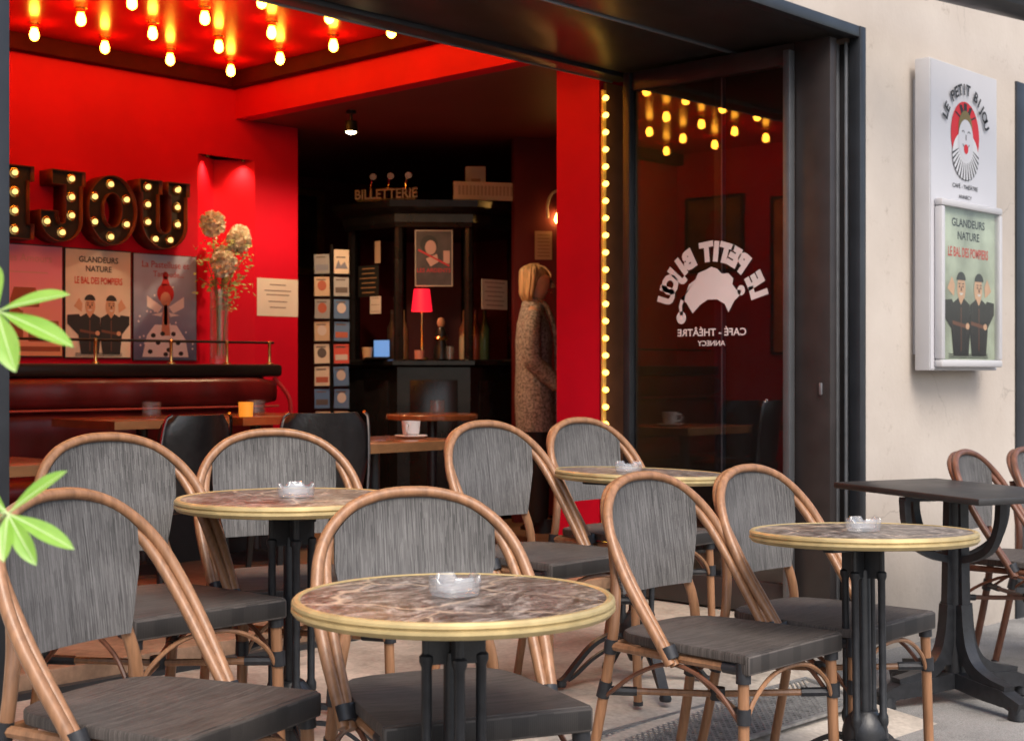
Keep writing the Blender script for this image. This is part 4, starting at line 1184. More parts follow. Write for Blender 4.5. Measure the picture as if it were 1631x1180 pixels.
# two small downlights under the head of the niche
for x, lab in ((4.775,'left'),(5.025,'right')):
    t = thing('downlight', 'small downlight under the %s side of the niche head' % lab, 'lamp', (x, RY1+.012, NZ-.001), 0, 'niche downlights')
    g = MB(); g.lathe([(0,0),(.012,0),(.012,-.012),(.009,-.012),(0,-.006)], 14); g.build('housing', M['black'], t)
    ld = bpy.data.lights.new('niche_light', 'SPOT'); ld.energy = 8; ld.spot_size = R(105); ld.spot_blend = 1.0; ld.color = (1,.5,.2); ld.shadow_soft_size = .03
    lo = bpy.data.objects.new('spot_lamp', ld); COL.objects.link(lo); lo.parent = t; lo.location = (0,-.005,-.02); lo.rotation_euler = (R(6), 0, 0)

# ------------------------------------------------------------------ interior tables, chairs, small things
def inner_table(label, x, y, zt, w, d, rz=0, round_=False, floor=FI):
    t = thing('cafe_table', label, 'table', (x, y, floor), R(rz), 'tables inside the cafe')
    h = zt-floor
    g = MB()
    if round_: g.lathe([(0,h-.032),(w/2-.006,h-.032),(w/2,h-.026),(w/2,h-.006),(w/2-.006,h),(0,h)], 40)
    else: g.box(-w/2,w/2,-d/2,d/2,h-.034,h,.006)
    g.build('tabletop', M['wood_top'], t)
    if not round_:
        g = MB(); e = .004
        for (a,b,c,f) in ((-w/2-e,w/2+e,-d/2-e,-d/2),(-w/2-e,w/2+e,d/2,d/2+e),(-w/2-e,-w/2,-d/2,d/2),(w/2,w/2+e,-d/2,d/2)): g.box(a,b,c,f,h-.040,h-.003)
        g.build('copper_edge', pm('copper_edge', (.75,.36,.16), .25, .9, var=.15), t)
    g = MB(); g.lathe([(.028,h-.036),(.028,.06),(.05,.04)], 14); g.build('column', M['iron'], t)
    g = MB(); g.lathe([(.0,.05),(.05,.045),(.19,.014),(.20,.0)], 24); g.build('base', M['iron'], t)
    return t
inner_table('square wooden table below the lit bench, left of the other bench table', 3.72, 5.92, .905, .62, .55)
inner_table('square wooden table below the lit bench, under the right glass jar', 4.38, 5.92, .905, .55, .55)
inner_table('square wooden table with copper edge carrying the white cup', 4.02, 4.60, .835, .62, .5)
inner_table('round wooden table before the black ticket booth', 5.55, 5.85, .885, .52, .52, 0, True)
inner_table('orange lit wooden table corner beside the black post', 2.38, 4.90, .80, .6, .5)
def tumbler(label, x, y, z, name='glass_jar', r=.035, h=.075):
    g = MB(); g.lathe([(0,.001),(r*.9,.001),(r,.01),(r,h),(r-.004,h),(r-.005,.014),(0,.012)], 20)
    o = g.build(name, M['glass'], None, (x,y,z)); return tag(o, label, 'jar', 'glass jars on the cafe tables')
tumbler('small glass jar on the left bench table', 3.76, 5.90, .906, r=.045)
tumbler('small glass jar on the right bench table', 4.37, 5.90, .906, r=.045)
tumbler('small glass jar on the round table before the booth', 5.60, 5.86, .886, r=.042)
cd = thing('candle_holder', 'lit amber candle holder on the right bench table', 'candle', (4.16, 5.70, .906))
g = MB(); g.lathe([(0,.0),(.033,.0),(.036,.07),(.032,.07),(.029,.01),(0,.008)], 20); g.build('holder', emis('amber_glow', (1.0,.40,.04), .35), cd)
g = MB(); g.lathe([(0,.01),(.02,.01),(.02,.04),(0,.042)], 14); g.build('wax', M['paper'], cd)
cup = thing('coffee_cup', 'white coffee cup on a saucer, on the copper edged table', 'cup', (4.20, 4.56, .836), R(30))
g = MB(); g.lathe([(0,.002),(.05,.002),(.072,.012),(.070,.014),(.03,.007),(0,.007)], 28); g.build('saucer', M['paper'], cup)
g = MB(); g.lathe([(0,.008),(.022,.008),(.036,.022),(.040,.06),(.041,.075),(.037,.075),(.033,.024),(0,.016)], 28); g.build('cup', M['paper'], cup)
g = MB(); g.tube(cr([(-.037,0,.062),(-.062,0,.060),(-.066,0,.040),(-.050,0,.026),(-.034,0,.026)],4), .005, 8); g.build('handle', M['paper'], cup)

def black_chair(label, x, y, rz, zt):
    t = thing('cafe_chair', label, 'chair', (x,y,FI), R(rz), 'black chairs inside the cafe')
    h = zt-FI
    rings = []
    g = MB()
    for j in range(9):
        v = j/8; z = .46+(h-.46)*v; hw = .165+.02*math.sin(v*PI)-(.03*max(0,(v-.8)/.2)**2)
        row = []
        for i in range(13):
            u = -1+2*i/12; row.append((u*hw, -.20-.04*v+.06*u*u, z))
        back = [(p[0], p[1]-.028, p[2]) for p in row[::-1]]
        rings.append(row+back)
    g.loft(rings); g.build('backrest', M['black_leather'], t, sharp=60)
    g = MB(); g.box(-.2,.2,-.2,.2,.40,.46,.02); g.build('seat', M['black_leather'], t)
    for sx in (-1,1):
        for sy in (-1,1):
            g = MB(); g.tube([(sx*.17,sy*.17,.40),(sx*.19,sy*.2,0)], [.016,.011], 8); g.build('leg', M['black'], t)
    for sx in (-1,1):
        g = MB(); g.tube(cr([(sx*.185,-.175,.40),(sx*.19,-.19,.60),(sx*.178,-.21,h-.03),(sx*.155,-.225,h+.003)],4), .007, 8); g.build('chrome_edge', M['chrome'], t)
    return t
black_chair('black leather chair seen from behind, before the left bench table', 3.20, 4.95, 10, .955)
black_chair('black leather chair seen from behind, left of the copper edged table', 3.62, 4.55, -18, .965)

# ------------------------------------------------------------------ pictures on the left wall, seen mirrored in the door glass
def picture(label, y0, y1, z0, z1, col, col2):
    t = thing('framed_picture', label, 'picture', (RX0+.002, y0, z0), R(90), 'pictures on the left wall')
    w, h = y1-y0, z1-z0
    g = MB(); g.rect(.02, w-.02, .02, h-.02, -.012); g.build('sheet', pm('picture_print', col, .5, var=.3, scale=5, col2=col2), t)
    g = MB()
    for b in ((0,w,-.03,0,0,.02),(0,w,-.03,0,h-.02,h),(0,.02,-.03,0,.02,h-.02),(w-.02,w,-.03,0,.02,h-.02)): g.box(*b)
    g.build('frame', M['black'], t)
    g = MB(); g.ell(w*.5, h*.45, w*.16, h*.22, -.0135); g.ell(w*.5, h*.74, w*.09, h*.075, -.0135); g.build('print_figure', flat('picture_figure', (.30,.05,.03)), t)
picture('large orange framed picture reflected in the folded glass door', 5.2, 6.0, 1.25, 2.45, (.55,.22,.10), (.62,.34,.2))
picture('dark framed picture reflected in the folded glass door', 6.25, 6.8, 1.9, 2.5, (.12,.09,.04), (.2,.15,.06))

# ------------------------------------------------------------------ ticket booth in the bar room
BC = Vector((6.572, 6.911, 0)); BANG = math.atan2(-BC.y, -BC.x)      # faces the opening
bt = thing('ticket_booth', 'black faceted ticket booth with windows and counter', 'booth', (BC.x, BC.y, FI), BANG + PI/2)
# local -y is the front; octagon with flat front
def octo(r, z, n=8): return [(r*math.sin(PI/8+2*PI*k/8), -r*math.cos(PI/8+2*PI*k/8), z) for k in range(n)]
AP = .62
g = MB(); g.loft([octo(AP,0),octo(AP,.10),octo(AP-.02,.12),octo(AP-.02,.98)]); g.build('base', M['booth'], bt, sharp=20)
g = MB(); g.loft([octo(AP+.03,.985),octo(AP+.05,.995),octo(AP+.05,1.02),octo(AP+.03,1.03)]); g.build('counter', M['booth'], bt, sharp=20)
for k in range(8):
    a = PI/8+2*PI*k/8
    g = MB(); g.tube([((AP-.045)*math.sin(a), -(AP-.045)*math.cos(a), 1.031),((AP-.045)*math.sin(a), -(AP-.045)*math.cos(a), 1.86)], .030, 8); g.build('post', M['booth'], bt)
g = MB(); g.loft([octo(AP,1.86),octo(AP+.02,1.89),octo(AP+.02,1.94),octo(AP+.09,1.98),octo(AP+.10,2.02),octo(AP+.05,2.03)]); g.build('cornice', M['booth'], bt, sharp=20)
for k in range(8):
    a0, a1 = PI/8+2*PI*(k-1)/8, PI/8+2*PI*k/8
    if k == 0: continue          # the ticket hatch stands open
    if k in (3,4,5): 
        g = MB(); q = AP-.05; b=0
        g.v += [(q*math.sin(a0),-q*math.cos(a0),1.03),(q*math.sin(a1),-q*math.cos(a1),1.03),(q*math.sin(a1),-q*math.cos(a1),1.86),(q*math.sin(a0),-q*math.cos(a0),1.86)]; g.face((0,1,2,3)); g.build('back_panel', M['red_dark'], bt)
    else:
        q = AP-.055; g = MB(); am = (a0+a1)/2; nn = Vector((math.sin(am), -math.cos(am), 0))
        ring = lambda off: [tuple(Vector(p)+nn*off) for p in ((q*math.sin(a0),-q*math.cos(a0),1.031),(q*math.sin(a1),-q*math.cos(a1),1.031),(q*math.sin(a1),-q*math.cos(a1),1.859),(q*math.sin(a0),-q*math.cos(a0),1.859))]
        g.loft([ring(0), ring(.004)]); g.build('pane', M['case_glass'], bt)
for k in range(8):      # raised panels on the base
    a = 2*PI*k/8; ap = (AP-.02)*math.cos(PI/8)
    g = MB(); g.box(-.15,.15,-ap-.010,-ap+.004,.18,.90,.004); o = g.build('base_panel', M['booth'], bt); o.rotation_euler = (0,0,a)
cpos = lambda x, y, z: bt_matrix @ Vector((x,y,z))
bt_matrix = Matrix.Translation((BC.x, BC.y, FI)) @ Matrix.Rotation(BANG+PI/2, 4, 'Z')
def bthing(name, label, cat, x, y, z, rz=0.0, group=None):
    p = cpos(x,y,z); return thing(name, label, cat, tuple(p), BANG+PI/2+rz, group)
# BILLETTERIE sign with three gooseneck lamps on the cornice
bs = bthing('booth_sign', 'small lettered sign with three lamps on top of the booth', 'sign', -.30, -.52, 2.03, -R(22))
g = MB(); g.box(-.20,.20,-.006,.006,0,.012); g.build('base_bar', M['black'], bs)
g = MB(); g.text('BILLETTERIE', 0, .014, .085, -.008, 0, .02, sx=.95); g.build('lettering', flat('cream_letters', (.36,.29,.25)), bs)
for x in (-.12,.0,.12):
    g = MB(); g.tube(cr([(x,.01,.01),(x+.01,.02,.12),(x+.04,-.01,.17),(x+.06,-.06,.16)],4), .004, 6); g.tube([(x+.055,-.05,.165),(x+.07,-.09,.14)], [.012,.022], 10); g.build('lamp', M['chrome'], bs)
wb = bthing('price_board', 'long pale board with faint writing on the booth cornice', 'board', .34, -.52, 2.035, R(10))
g = MB(); g.box(-.22,.22,-.01,.01,0,.115,.003); g.build('panel', M['paper'], wb)
g = MB()
for k in range(16): g.rect(-.19+k*.024,-.176+k*.024,.03,.09,-.0112)
g.build('print', flat('faint_grey_ink', (.5,.42,.38)), wb)
bx = bthing('carton', 'pale carton standing on top of the booth', 'box', .27, -.30, 2.035)
g = MB(); g.box(-.065,.065,-.05,.05,0,.24,.003); g.build('carton_body', M['paper'], bx)
g = MB(); g.rect(-.03,.03,.08,.16,-.052); g.build('label', flat('carton_label', (.4,.3,.28)), bx)
# framed film poster hung on the front window
ap = AP*math.cos(PI/8)
fp = bthing('framed_poster', 'dark framed poster with red title on the booth front', 'poster', 0, -ap-.006, 1.49)
g = MB(); g.box(-.115,.115,-.012,0,0,.345); g.build('board', pm('dark_print', (.05,.035,.035), .4, var=.6, scale=9), fp)
g = MB()
for b in ((-.118,.118,-.016,-.002,-.004,.003),(-.118,.118,-.016,-.002,.342,.349),(-.118,-.111,-.016,-.002,.004,.341),(.111,.118,-.016,-.002,.004,.341)): g.box(*b)
g.build('frame', pm('pale_frame', (.35,.28,.24), .4), fp)
g = MB(); g.ell(-.02,.24,.035,.045,-.0135); g.poly([(-.05,.17),(.02,.20),(.03,.15),(-.02,.12)],-.0135); g.rect(.06,.10,.14,.22,-.0135); g.build('print_figure', flat('pale_pink_print', (.45,.27,.25)), fp)
g = MB(); g.ell(-.03,.26,.055,.055,-.013); g.build('print_hair', M['ink'], fp)
g = MB(); g.text('LES ARDENTS', 0, .085, .035, -.0135, 0, .01); g.poly([(-.10,.22),(-.095,.23),(.10,.13),(.095,.12)],-.0136); g.build('lettering', flat('dark_red_print', (.42,.02,.03)), fp)
def bsheet(name, label, cat, facet, u, z, w, h, mat, lines=0, lm=None):
    a = 2*PI*facet/8; q = ap+.004
    p = Vector((u,-q,z)); p.rotate(Matrix.Rotation(a,3,'Z'))
    t = bthing(name, label, cat, p.x, p.y, p.z, a)
    g = MB(); g.box(-w/2,w/2,-.003,0,0,h); g.build('sheet', mat, t)
    g = MB()
    for k in range(lines): 
        zz = h*(.12+.76*k/max(1,lines-1)); ww = w*random.uniform(.55,.85); g.rect(-ww/2,ww/2,zz,zz+h*.03,-.0042)
    if lines: g.build('print', lm or flat('line_ink', (.3,.22,.2)), t)
    return t
tan = flat('tan_ink', (.42,.24,.12))
bsheet('menu_board', 'black menu board with tan lines on the booth', 'menu', -1, -.01, 1.43, .19, .20, M['black_matt'], 6, tan)
bsheet('paper_strip', 'narrow tan paper strip above the menu board', 'paper', -1, .075, 1.64, .05, .14, flat('tan_paper', (.42,.30,.22)))
bsheet('paper_sheet', 'small white paper below the menu board', 'paper', -1, .055, 1.32, .10, .11, M['paper'], 3)
bsheet('info_sheet', 'white information sheet on the right booth window', 'paper', 1, -.03, 1.35, .24, .19, M['paper'], 6)
# red shaded lamp, laptop and small things on the counter
lp = bthing('table_lamp', 'lit red shaded table lamp on the booth counter', 'lamp', -.075, -ap-.005, 1.03)
g = MB(); g.lathe([(0,0),(.04,0),(.04,.012),(.010,.018),(.010,.10),(.006,.11),(.006,.33),(.0,.33)], 16); g.build('stand', M['gold'], lp)
m, n_, l_, p_ = nm('lit_red_shade'); p_.inputs['Base Color'].default_value = (.6,.01,.03,1); p_.inputs['Emission Color'].default_value = (1,.01,.03,1); p_.inputs['Emission Strength'].default_value = .75
g = MB(); g.lathe([(.066,.30),(.050,.44),(.048,.44),(.064,.30)], 24); g.build('shade', m, lp)
g = MB(); g.lathe([(.004,.31),(.024,.33),(.028,.35),(.02,.38),(.004,.39)], 12); g.build('bulb', emis('lamp_bulb', (1,.7,.35), 12), lp)
lt = bthing('laptop', 'small blue lit screen standing on the booth counter', 'laptop', -.36, -.52, 1.031, -R(38))
g = MB(); g.box(-.07,.07,-.05,.05,0,.012,.003); g.build('keyboard', M['black'], lt)
g = MB(); g.box(-.07,.07,.05,.058,.01,.125); g.build('lid', M['black'], lt)
g = MB(); g.rect(-.064,.064,.016,.12,.049); g.build('screen', emis('blue_screen', (.12,.28,.62), .55), lt)
def small(name, label, cat, x, y, prof, mat):
    p = cpos(x,y,1.031); g = MB(); g.lathe(prof, 16); o = g.build(name, mat, None, tuple(p)); tag(o, label, cat)
small('paper_cup', 'beige cup in front of the blue screen', 'cup', -.42, -.50, [(0,0),(.028,0),(.034,.075),(.031,.075),(.026,.004),(0,.004)], flat('beige_cup', (.62,.42,.26)))
small('tea_light', 'pink tea light below the red lamp', 'candle', -.09, -ap-.055, [(0,0),(.03,0),(.032,.055),(.026,.055),(.0,.03)], flat('pink_wax', (.6,.25,.2)))
small('glass_tumbler', 'small glass at the right end of the counter window', 'glass', .10, -ap-.045, [(0,0),(.024,0),(.026,.08),(.022,.08),(.02,.006),(0,.006)], M['glass'])
fg = bthing('figurine', 'small dark figurine with gold trim beside the red lamp', 'figurine', .045, -ap-.0, 1.031)
g = MB(); g.lathe([(0,0),(.05,0),(.045,.06),(.03,.11),(.038,.16),(.02,.20),(.0,.205)], 16); g.build('body', M['black'], fg)
g = MB(); g.lathe([(.032,.115),(.046,.13),(.032,.145)], 16); g.build('collar', M['gold'], fg)
g = MB(); g.lathe([(0,.20),(.02,.205),(.026,.23),(.018,.255),(0,.262)], 14); g.build('head', flat('figurine_skin', (.4,.2,.12)), fg)
# bottle shelves inside the booth
for k, (u, c) in enumerate(((.20,(.5,.42,.3)),(.27,(.2,.05,.03)),(.33,(.06,.10,.05)),(-.20,(.3,.2,.1)),(-.27,(.08,.05,.04)))):
    p = cpos(u, -.25, 1.031); g = MB(); g.lathe([(0,0),(.034,0),(.036,.02),(.036,.20),(.014,.25),(.013,.32),(0,.32)], 14)
    o = g.build('bottle', pm('bottle_%d' % k, c, .15, var=.1), None, tuple(p))
    tag(o, ['pale bottle leftmost behind the right booth window','red brown bottle in the middle behind the right booth window','green bottle rightmost behind the right booth window','amber bottle nearer the lamp behind the left booth window','dark bottle at the outer end behind the left booth window'][k], 'bottle', 'bottles inside the booth')

# ------------------------------------------------------------------ ceiling spot, wall lamp, wall sheet, gold frame
sp = thing('spotlight', 'small lit spotlight on the dark ceiling', 'spotlight', (5.25, 6.20, BZ-.001))
g = MB(); g.lathe([(.03,0),(.03,-.015),(.008,-.02),(.008,-.05),(.035,-.06),(.042,-.12),(.036,-.12),(.02,-.07)], 16); g.build('housing', M['black'], sp)
g = MB(); g.lathe([(0,-.105),(.03,-.108),(.028,-.125),(0,-.135)], 14); g.build('bulb', emis('spot_bulb', (1,.72,.35), 25), sp)
ld = bpy.data.lights.new('spot_light', 'SPOT'); ld.energy = 34; ld.spot_size = R(160); ld.spot_blend = .6; ld.color = (1,.66,.36); ld.shadow_soft_size = .04
lo = bpy.data.objects.new('spot_lamp', ld); COL.objects.link(lo); lo.parent = sp; lo.location = (0,0,-.15)
wlp = thing('wall_lamp', 'curved gold wall lamp with lit bulb beside the pillar', 'lamp', (6.75, 5.98, 1.90), BANG+PI/2)
g = MB(); g.tube(cr([(.10,.02,.18),(.02,.0,.27),(-.06,0,.24),(-.095,0,.14),(-.09,0,.04)],5), .012, 8); g.build('arm', M['paper'], wlp)
g = MB(); g.lathe([(.008,.10),(.030,.05),(.034,.02),(.02,0),(0,-.006)], 14); g.build('bulb', emis('wall_bulb', (1,.5,.12), 16), wlp)
g = MB(); g.lathe([(0,.12),(.03,.115),(.02,.10),(0,.10)], 14); g.build('cap', M['gold'], wlp)
# partition carrying the lamp and a sheet (right end of the bar room)
p0, p1 = Vector((6.55,6.15,0)), Vector((7.6,5.4,0))
dirv = (p1-p0).normalized(); nrm = Vector((-dirv.y, dirv.x, 0)); 
if nrm.dot(Vector((-1,-1,0))) < 0: nrm = -nrm
g = MB(); g.loft([[(*(p0)[:2],0),(*(p1)[:2],0),(*(p1-nrm*.1)[:2],0),(*(p0-nrm*.1)[:2],0)],[(*(p0)[:2],BZ),(*(p1)[:2],BZ),(*(p1-nrm*.1)[:2],BZ),(*(p0-nrm*.1)[:2],BZ)]])
struct('wall_partition', g, M['red_dark'])
q = p0 + dirv*.185 + nrm*.004
wlp.location = (q.x+nrm.x*.03+dirv.x*.09, q.y+nrm.y*.03+dirv.y*.09, 2.06); wlp.scale = (.75,.75,.75); wlp.rotation_euler = (0,0,math.atan2(dirv.y,dirv.x))
ws = thing('wall_sheet', 'tan printed sheet on the wall above the woman', 'paper', (q.x, q.y, 1.83), math.atan2(dirv.y,dirv.x))
g = MB(); g.box(-.055,.055,-.003,0,0,.18); g.build('sheet', flat('tan_sheet', (.45,.28,.2)), ws)
g = MB()
for k in range(7): g.rect(-.04,.04,.02+k*.022,.026+k*.022,-.0042)
g.build('print', flat('brown_ink', (.25,.12,.08)), ws)
gf = thing('gold_frame', 'narrow gold picture frame edge beyond the red wall corner', 'picture', (6.36, 8.598, 1.86))
g = MB()
for b in ((0,.62,-.04,0,0,.05),(0,.62,-.04,0,.60,.65),(0,.05,-.04,0,.05,.60),(.57,.62,-.04,0,.05,.60)): g.box(*b, .004)
g.build('frame', pm('gilt', (.5,.28,.08), .35, .7), gf)
g = MB(); g.rect(.05,.57,.05,.60,-.01); g.build('sheet', pm('dark_painting', (.05,.03,.02), .4, var=.6, scale=6), gf)

# ------------------------------------------------------------------ postcard rack
rk = thing('postcard_rack', 'black wire postcard rack at the corner of the red wall', 'rack', (5.72, 6.94, FI), BANG+PI/2+R(4))
g = MB(); g.tube([(0,.03,0),(0,.03,1.75)], .012, 8); g.build('pole', M['black'], rk)
g = MB(); g.lathe([(0,.03),(.02,.03),(.18,.012),(.19,0)], 20); g.build('base', M['black'], rk)
RM = Matrix.Translation((5.72,6.94,FI)) @ Matrix.Rotation(BANG+PI/2+R(4),4,'Z')
for cx in (-.06,.06):
    for r in range(8):
        zz = 1.665-r*.140-.10
        g = MB(); y = -.012
        g.tube([(cx-.052,y,zz+.02),(cx-.052,y-.016,zz-.004),(cx+.052,y-.016,zz-.004),(cx+.052,y,zz+.02)], .0025, 5)
        g.tube([(cx-.03,.025,zz),(cx-.03,y,zz)], .0025, 5); g.build('pocket', M['black'], rk)
pal = {'blue':(.09,.19,.40),'cream':(.74,.64,.54),'red':(.6,.08,.06),'grey':(.32,.33,.36),'tan':(.58,.42,.30)}
cols = [['grey','tan','grey','tan','cream','cream','blue','tan'],['cream','grey','blue','blue','red','blue','blue','tan']]
for ci, cx in enumerate((-.06,.06)):
    for r in range(8):
        c = cols[ci][r]
        p = RM @ Vector((cx, -.018, 1.665-r*.140-.10))
        t = thing('postcard', '%s postcard in the %s column of the rack, %s from the top' % (c, ('left','right')[ci], ORD[r]), 'postcard', tuple(p), BANG+PI/2+R(4), 'postcards in the rack')
        base = pal[c]; f = random.uniform(.85,1.15)
        g = MB(); g.box(-.047,.047,-.001,.001,0,.120 if not (ci == 1 and r == 0) else .15); g.build('card', flat('card_%d%d' % (ci,r), tuple(x*f for x in base)), t)
        g = MB(); k = random.choice((0,1,2))
        if k == 0: g.rect(-.038,.038,.02,.055,-.0022)
        elif k == 1: g.ell(0,.065,.028,.032,-.0022)
        else: g.poly([(-.04,.03),(.04,.03),(.02,.075),(-.005,.05),(-.02,.085)],-.0022)
        pc_ = flat('card_line_%d%d' % (ci,r), (.12,.10,.10)); g2 = MB(); g2.rect(-.035,.025,.098,.106,-.0022); g2.build('print_line', pc_, t)
        t.rotation_euler = (R(random.uniform(-7,0)), R(random.uniform(-2,2)), t.rotation_euler[2]+R(random.uniform(-9,9)))
        g.build('print', flat('card_print_%d%d' % (ci,r), random.choice(((.10,.08,.08),(.55,.5,.5),(.2,.22,.3),(.4,.1,.06)))), t)

# ------------------------------------------------------------------ the woman in the bar room
def ringe(cx, cy, z, rx, ry, n=20, tw=0): 
    return [(cx+rx*math.cos(2*PI*k/n), cy+ry*math.sin(2*PI*k/n), z) for k in range(n)]
pw = thing('person', 'woman with a blond bob in a long knitted grey brown cardigan, in profile', 'person', (6.29, 5.745, FI), R(-46))
# local +x is the way she faces
skin = pm('skin', (.66,.40,.30), .5, var=.08)
def skinmesh(verts, edges, rad, sub=2):
    me = bpy.data.meshes.new('tmp'); me.from_pydata(verts, edges, [])
    o = bpy.data.objects.new('tmp', me); COL.objects.link(o)
    sk = o.modifiers.new('s','SKIN'); sk.use_smooth_shade = True
    for i, r in enumerate(rad):
        me.skin_vertices[0].data[i].radius = r if isinstance(r, tuple) else (r, r)
    me.skin_vertices[0].data[0].use_root = True
    ss = o.modifiers.new('d','SUBSURF'); ss.levels = sub; ss.render_levels = sub
    dg = bpy.context.evaluated_depsgraph_get()
    out = bpy.data.meshes.new_from_object(o.evaluated_get(dg))
    bpy.data.objects.remove(o); bpy.data.meshes.remove(me)
    return out
V = [(0,0,.86),(-.01,0,1.02),(.0,0,1.16),(-.015,0,1.29),(0,0,1.36),(.02,0,1.42),(.035,0,1.48),(.03,0,1.545),
     (.0,.085,.80),(.01,.09,.45),(-.01,.09,.09),(.10,.10,.03),
     (.0,-.085,.80),(.03,-.09,.45),(.03,-.09,.09),(.14,-.10,.03),
     (-.01,.165,1.27),(-.03,.21,1.02),(.10,.19,.84),(.17,.17,.81),
     (-.01,-.165,1.27),(-.02,-.21,1.02),(.12,-.19,.86),(.19,-.16,.85),
     (.105,0,1.455)]
E = [(0,1),(1,2),(2,3),(3,4),(4,5),(5,6),(6,7),(0,8),(8,9),(9,10),(10,11),(0,12),(12,13),(13,14),(14,15),(3,16),(16,17),(17,18),(18,19),(3,20),(20,21),(21,22),(22,23)]
rad = [(.08,.10),(.075,.095),(.08,.10),(.06,.09),.045,.058,.085,.07,.062,.050,.036,.03,.062,.050,.036,.03,.032,.030,.026,.022,.032,.030,.026,.022]
me = skinmesh(V[:24], E, rad); me.materials.append(skin)
body = obj('body', me, pw)
# fingers, nose and ear on the near side
g = MB()
for s in (-1,1):
    hx, hy, hz = (.175,.17,.81) if s > 0 else (.195,-.16,.85)
    for k in range(4): g.tube(cr([(hx,hy+(-.024+.016*k),hz),(hx+.035,hy+(-.026+.017*k),hz-.008),(hx+.055-.004*abs(k-1.5),hy+(-.026+.017*k),hz-.035)],3), [.009]*4+[.0075]*3, 7)
    g.tube(cr([(hx-.015,hy-.02*s,hz+.01),(hx+.015,hy-.04*s,hz+.012),(hx+.035,hy-.042*s,hz)],3), [.010]*4+[.008]*3, 7)
g.build('fingers', skin, pw)
g = MB(); g.tube([(.098,0,1.500),(.110,0,1.478),(.117,0,1.464),(.100,0,1.456)], [.007,.010,.012,.007], 8); g.build('nose', skin, pw)
g = MB(); g.tube([(.100,-.026,1.425),(.111,0,1.427),(.100,.026,1.425)], [.004,.007,.004], 7); g.build('mouth', pm('lips', (.42,.12,.10), .5), pw)
for s in (-1,1):
    g = MB(); g.lathe([(0,-.008),(.008,-.005),(.009,0),(.0,.006)], 10, .098, s*.032, 1.492, caps=False); g.build('eye', M['ink'], pw)
# hair: a bob
hm = pm('blond_hair', (.60,.42,.23), .5, var=.45, scale=60, stretch=(1,1,.12), bump=.5, bscale=120)
g = MB(); rings = []
for (z, cx, rx, ry) in [(1.375,-.030,.040,.070),(1.385,-.038,.058,.084),(1.42,-.034,.070,.092),(1.46,-.022,.080,.094),(1.50,-.012,.090,.094),(1.54,-.002,.094,.088),(1.568,.002,.080,.075),(1.588,.002,.052,.050),(1.598,.002,.015,.015)]:
    row = []
    for k in range(24):
        a = 2*PI*k/24; c, s_ = math.cos(a), math.sin(a)
        fx = rx*c
        if z < 1.53 and c > .15: fx = min(fx, .016 + .02*(z-1.40)/.13)
        j = 1+.025*math.sin(k*2.3+z*40)
        row.append((cx+fx*j, ry*s_*j, z))
    rings.append(row)
g.loft([[( -.004+(x+.012)*.78, y*.86, z-.006) for x,y,z in r] for r in rings])
for k in range(150):
    a = R(random.uniform(58, 302)); c, s_ = math.cos(a), math.sin(a)
    if c > .12 : continue
    top = Vector((.004+.012*random.gauss(0,1), .012*random.gauss(0,1), 1.596))
    f1 = random.uniform(.95,1.06); e = random.uniform(-.012,.016)
    pts = [top, Vector((-.002+.068*c*f1, .070*s_*f1, 1.572)), Vector((-.006+.076*c*f1, .086*s_*f1, 1.515)), Vector((-.012+.070*c*f1, .088*s_*f1, 1.455)),
           Vector((-.020+.060*c*f1, .082*s_*f1, 1.405)), Vector((-.018+.042*c, .068*s_, 1.376+e))]
    g.tube(cr(pts,3), [.0035]*4+[.0065]*8+[.0045]*3+[.002], 5)
for k in range(26):      # fringe
    yy = random.uniform(-.055,.055)
    g.tube(cr([Vector((.0,yy*.3,1.597)), Vector((.062,yy*.9,1.572)), Vector((.094,yy*1.05,1.535)), Vector((.098,yy*1.1,1.515))],3), [.0035]*3+[.006]*5+[.003]*2, 5)
g.build('hair', hm, pw, sharp=80)
# cardigan: torso to mid thigh, with sleeves
km = pm('grey_brown_knit', (.33,.31,.30), .85, var=.75, scale=75, bump=.6, bscale=110, detail=8)
g = MB(); rings = []
for (z, cx, rx, ry) in [(.60,.012,.116,.185),(.62,.012,.120,.190),(.80,.004,.120,.182),(1.0,-.003,.108,.160),(1.14,0,.114,.168),(1.24,-.006,.098,.160),(1.31,-.012,.074,.118),(1.355,-.008,.068,.075),(1.375,-.004,.062,.064)]:
    fo = .022*max(0, 1.1-z)/.48+.012; rings.append([(cx+rx*math.cos(2*PI*k/40)*(1+fo*math.sin(k*1.9+z*4)), ry*math.sin(2*PI*k/40)*(1+fo*math.sin(k*2.3-z*3)), z) for k in range(40)])
g.loft(rings, caps=False); g.build('cardigan', km, pw, sharp=80)
g = MB(); g.tube(cr([(.125,-.03,.64),(.135,-.03,.9),(.132,-.03,1.1),(.108,-.035,1.25),(.055,-.045,1.36),(-.03,-.05,1.385),(-.055,0,1.39),(-.03,.05,1.385),(.055,.045,1.36),(.108,.035,1.25)],4), .014, 8); g.build('collar', km, pw)
for s in (-1,1):
    arm = [(-.01,s*.145,1.285),(-.02,s*.20,1.20),(-.03,s*.222,1.03),(.03,s*.215,.94),(.11,s*.195,.86)] if s > 0 else [(-.01,-.145,1.285),(-.02,-.20,1.20),(-.02,-.222,1.03),(.05,-.212,.95),(.13,-.19,.875)]
    g = MB(); g.tube(cr(arm,5), [.052]*6+[.056]*6+[.052]*5+[.046]*4, 14); g.build('sleeve', km, pw)
tm_ = pm('black_trousers', (.014,.014,.018), .7)
g = MB()
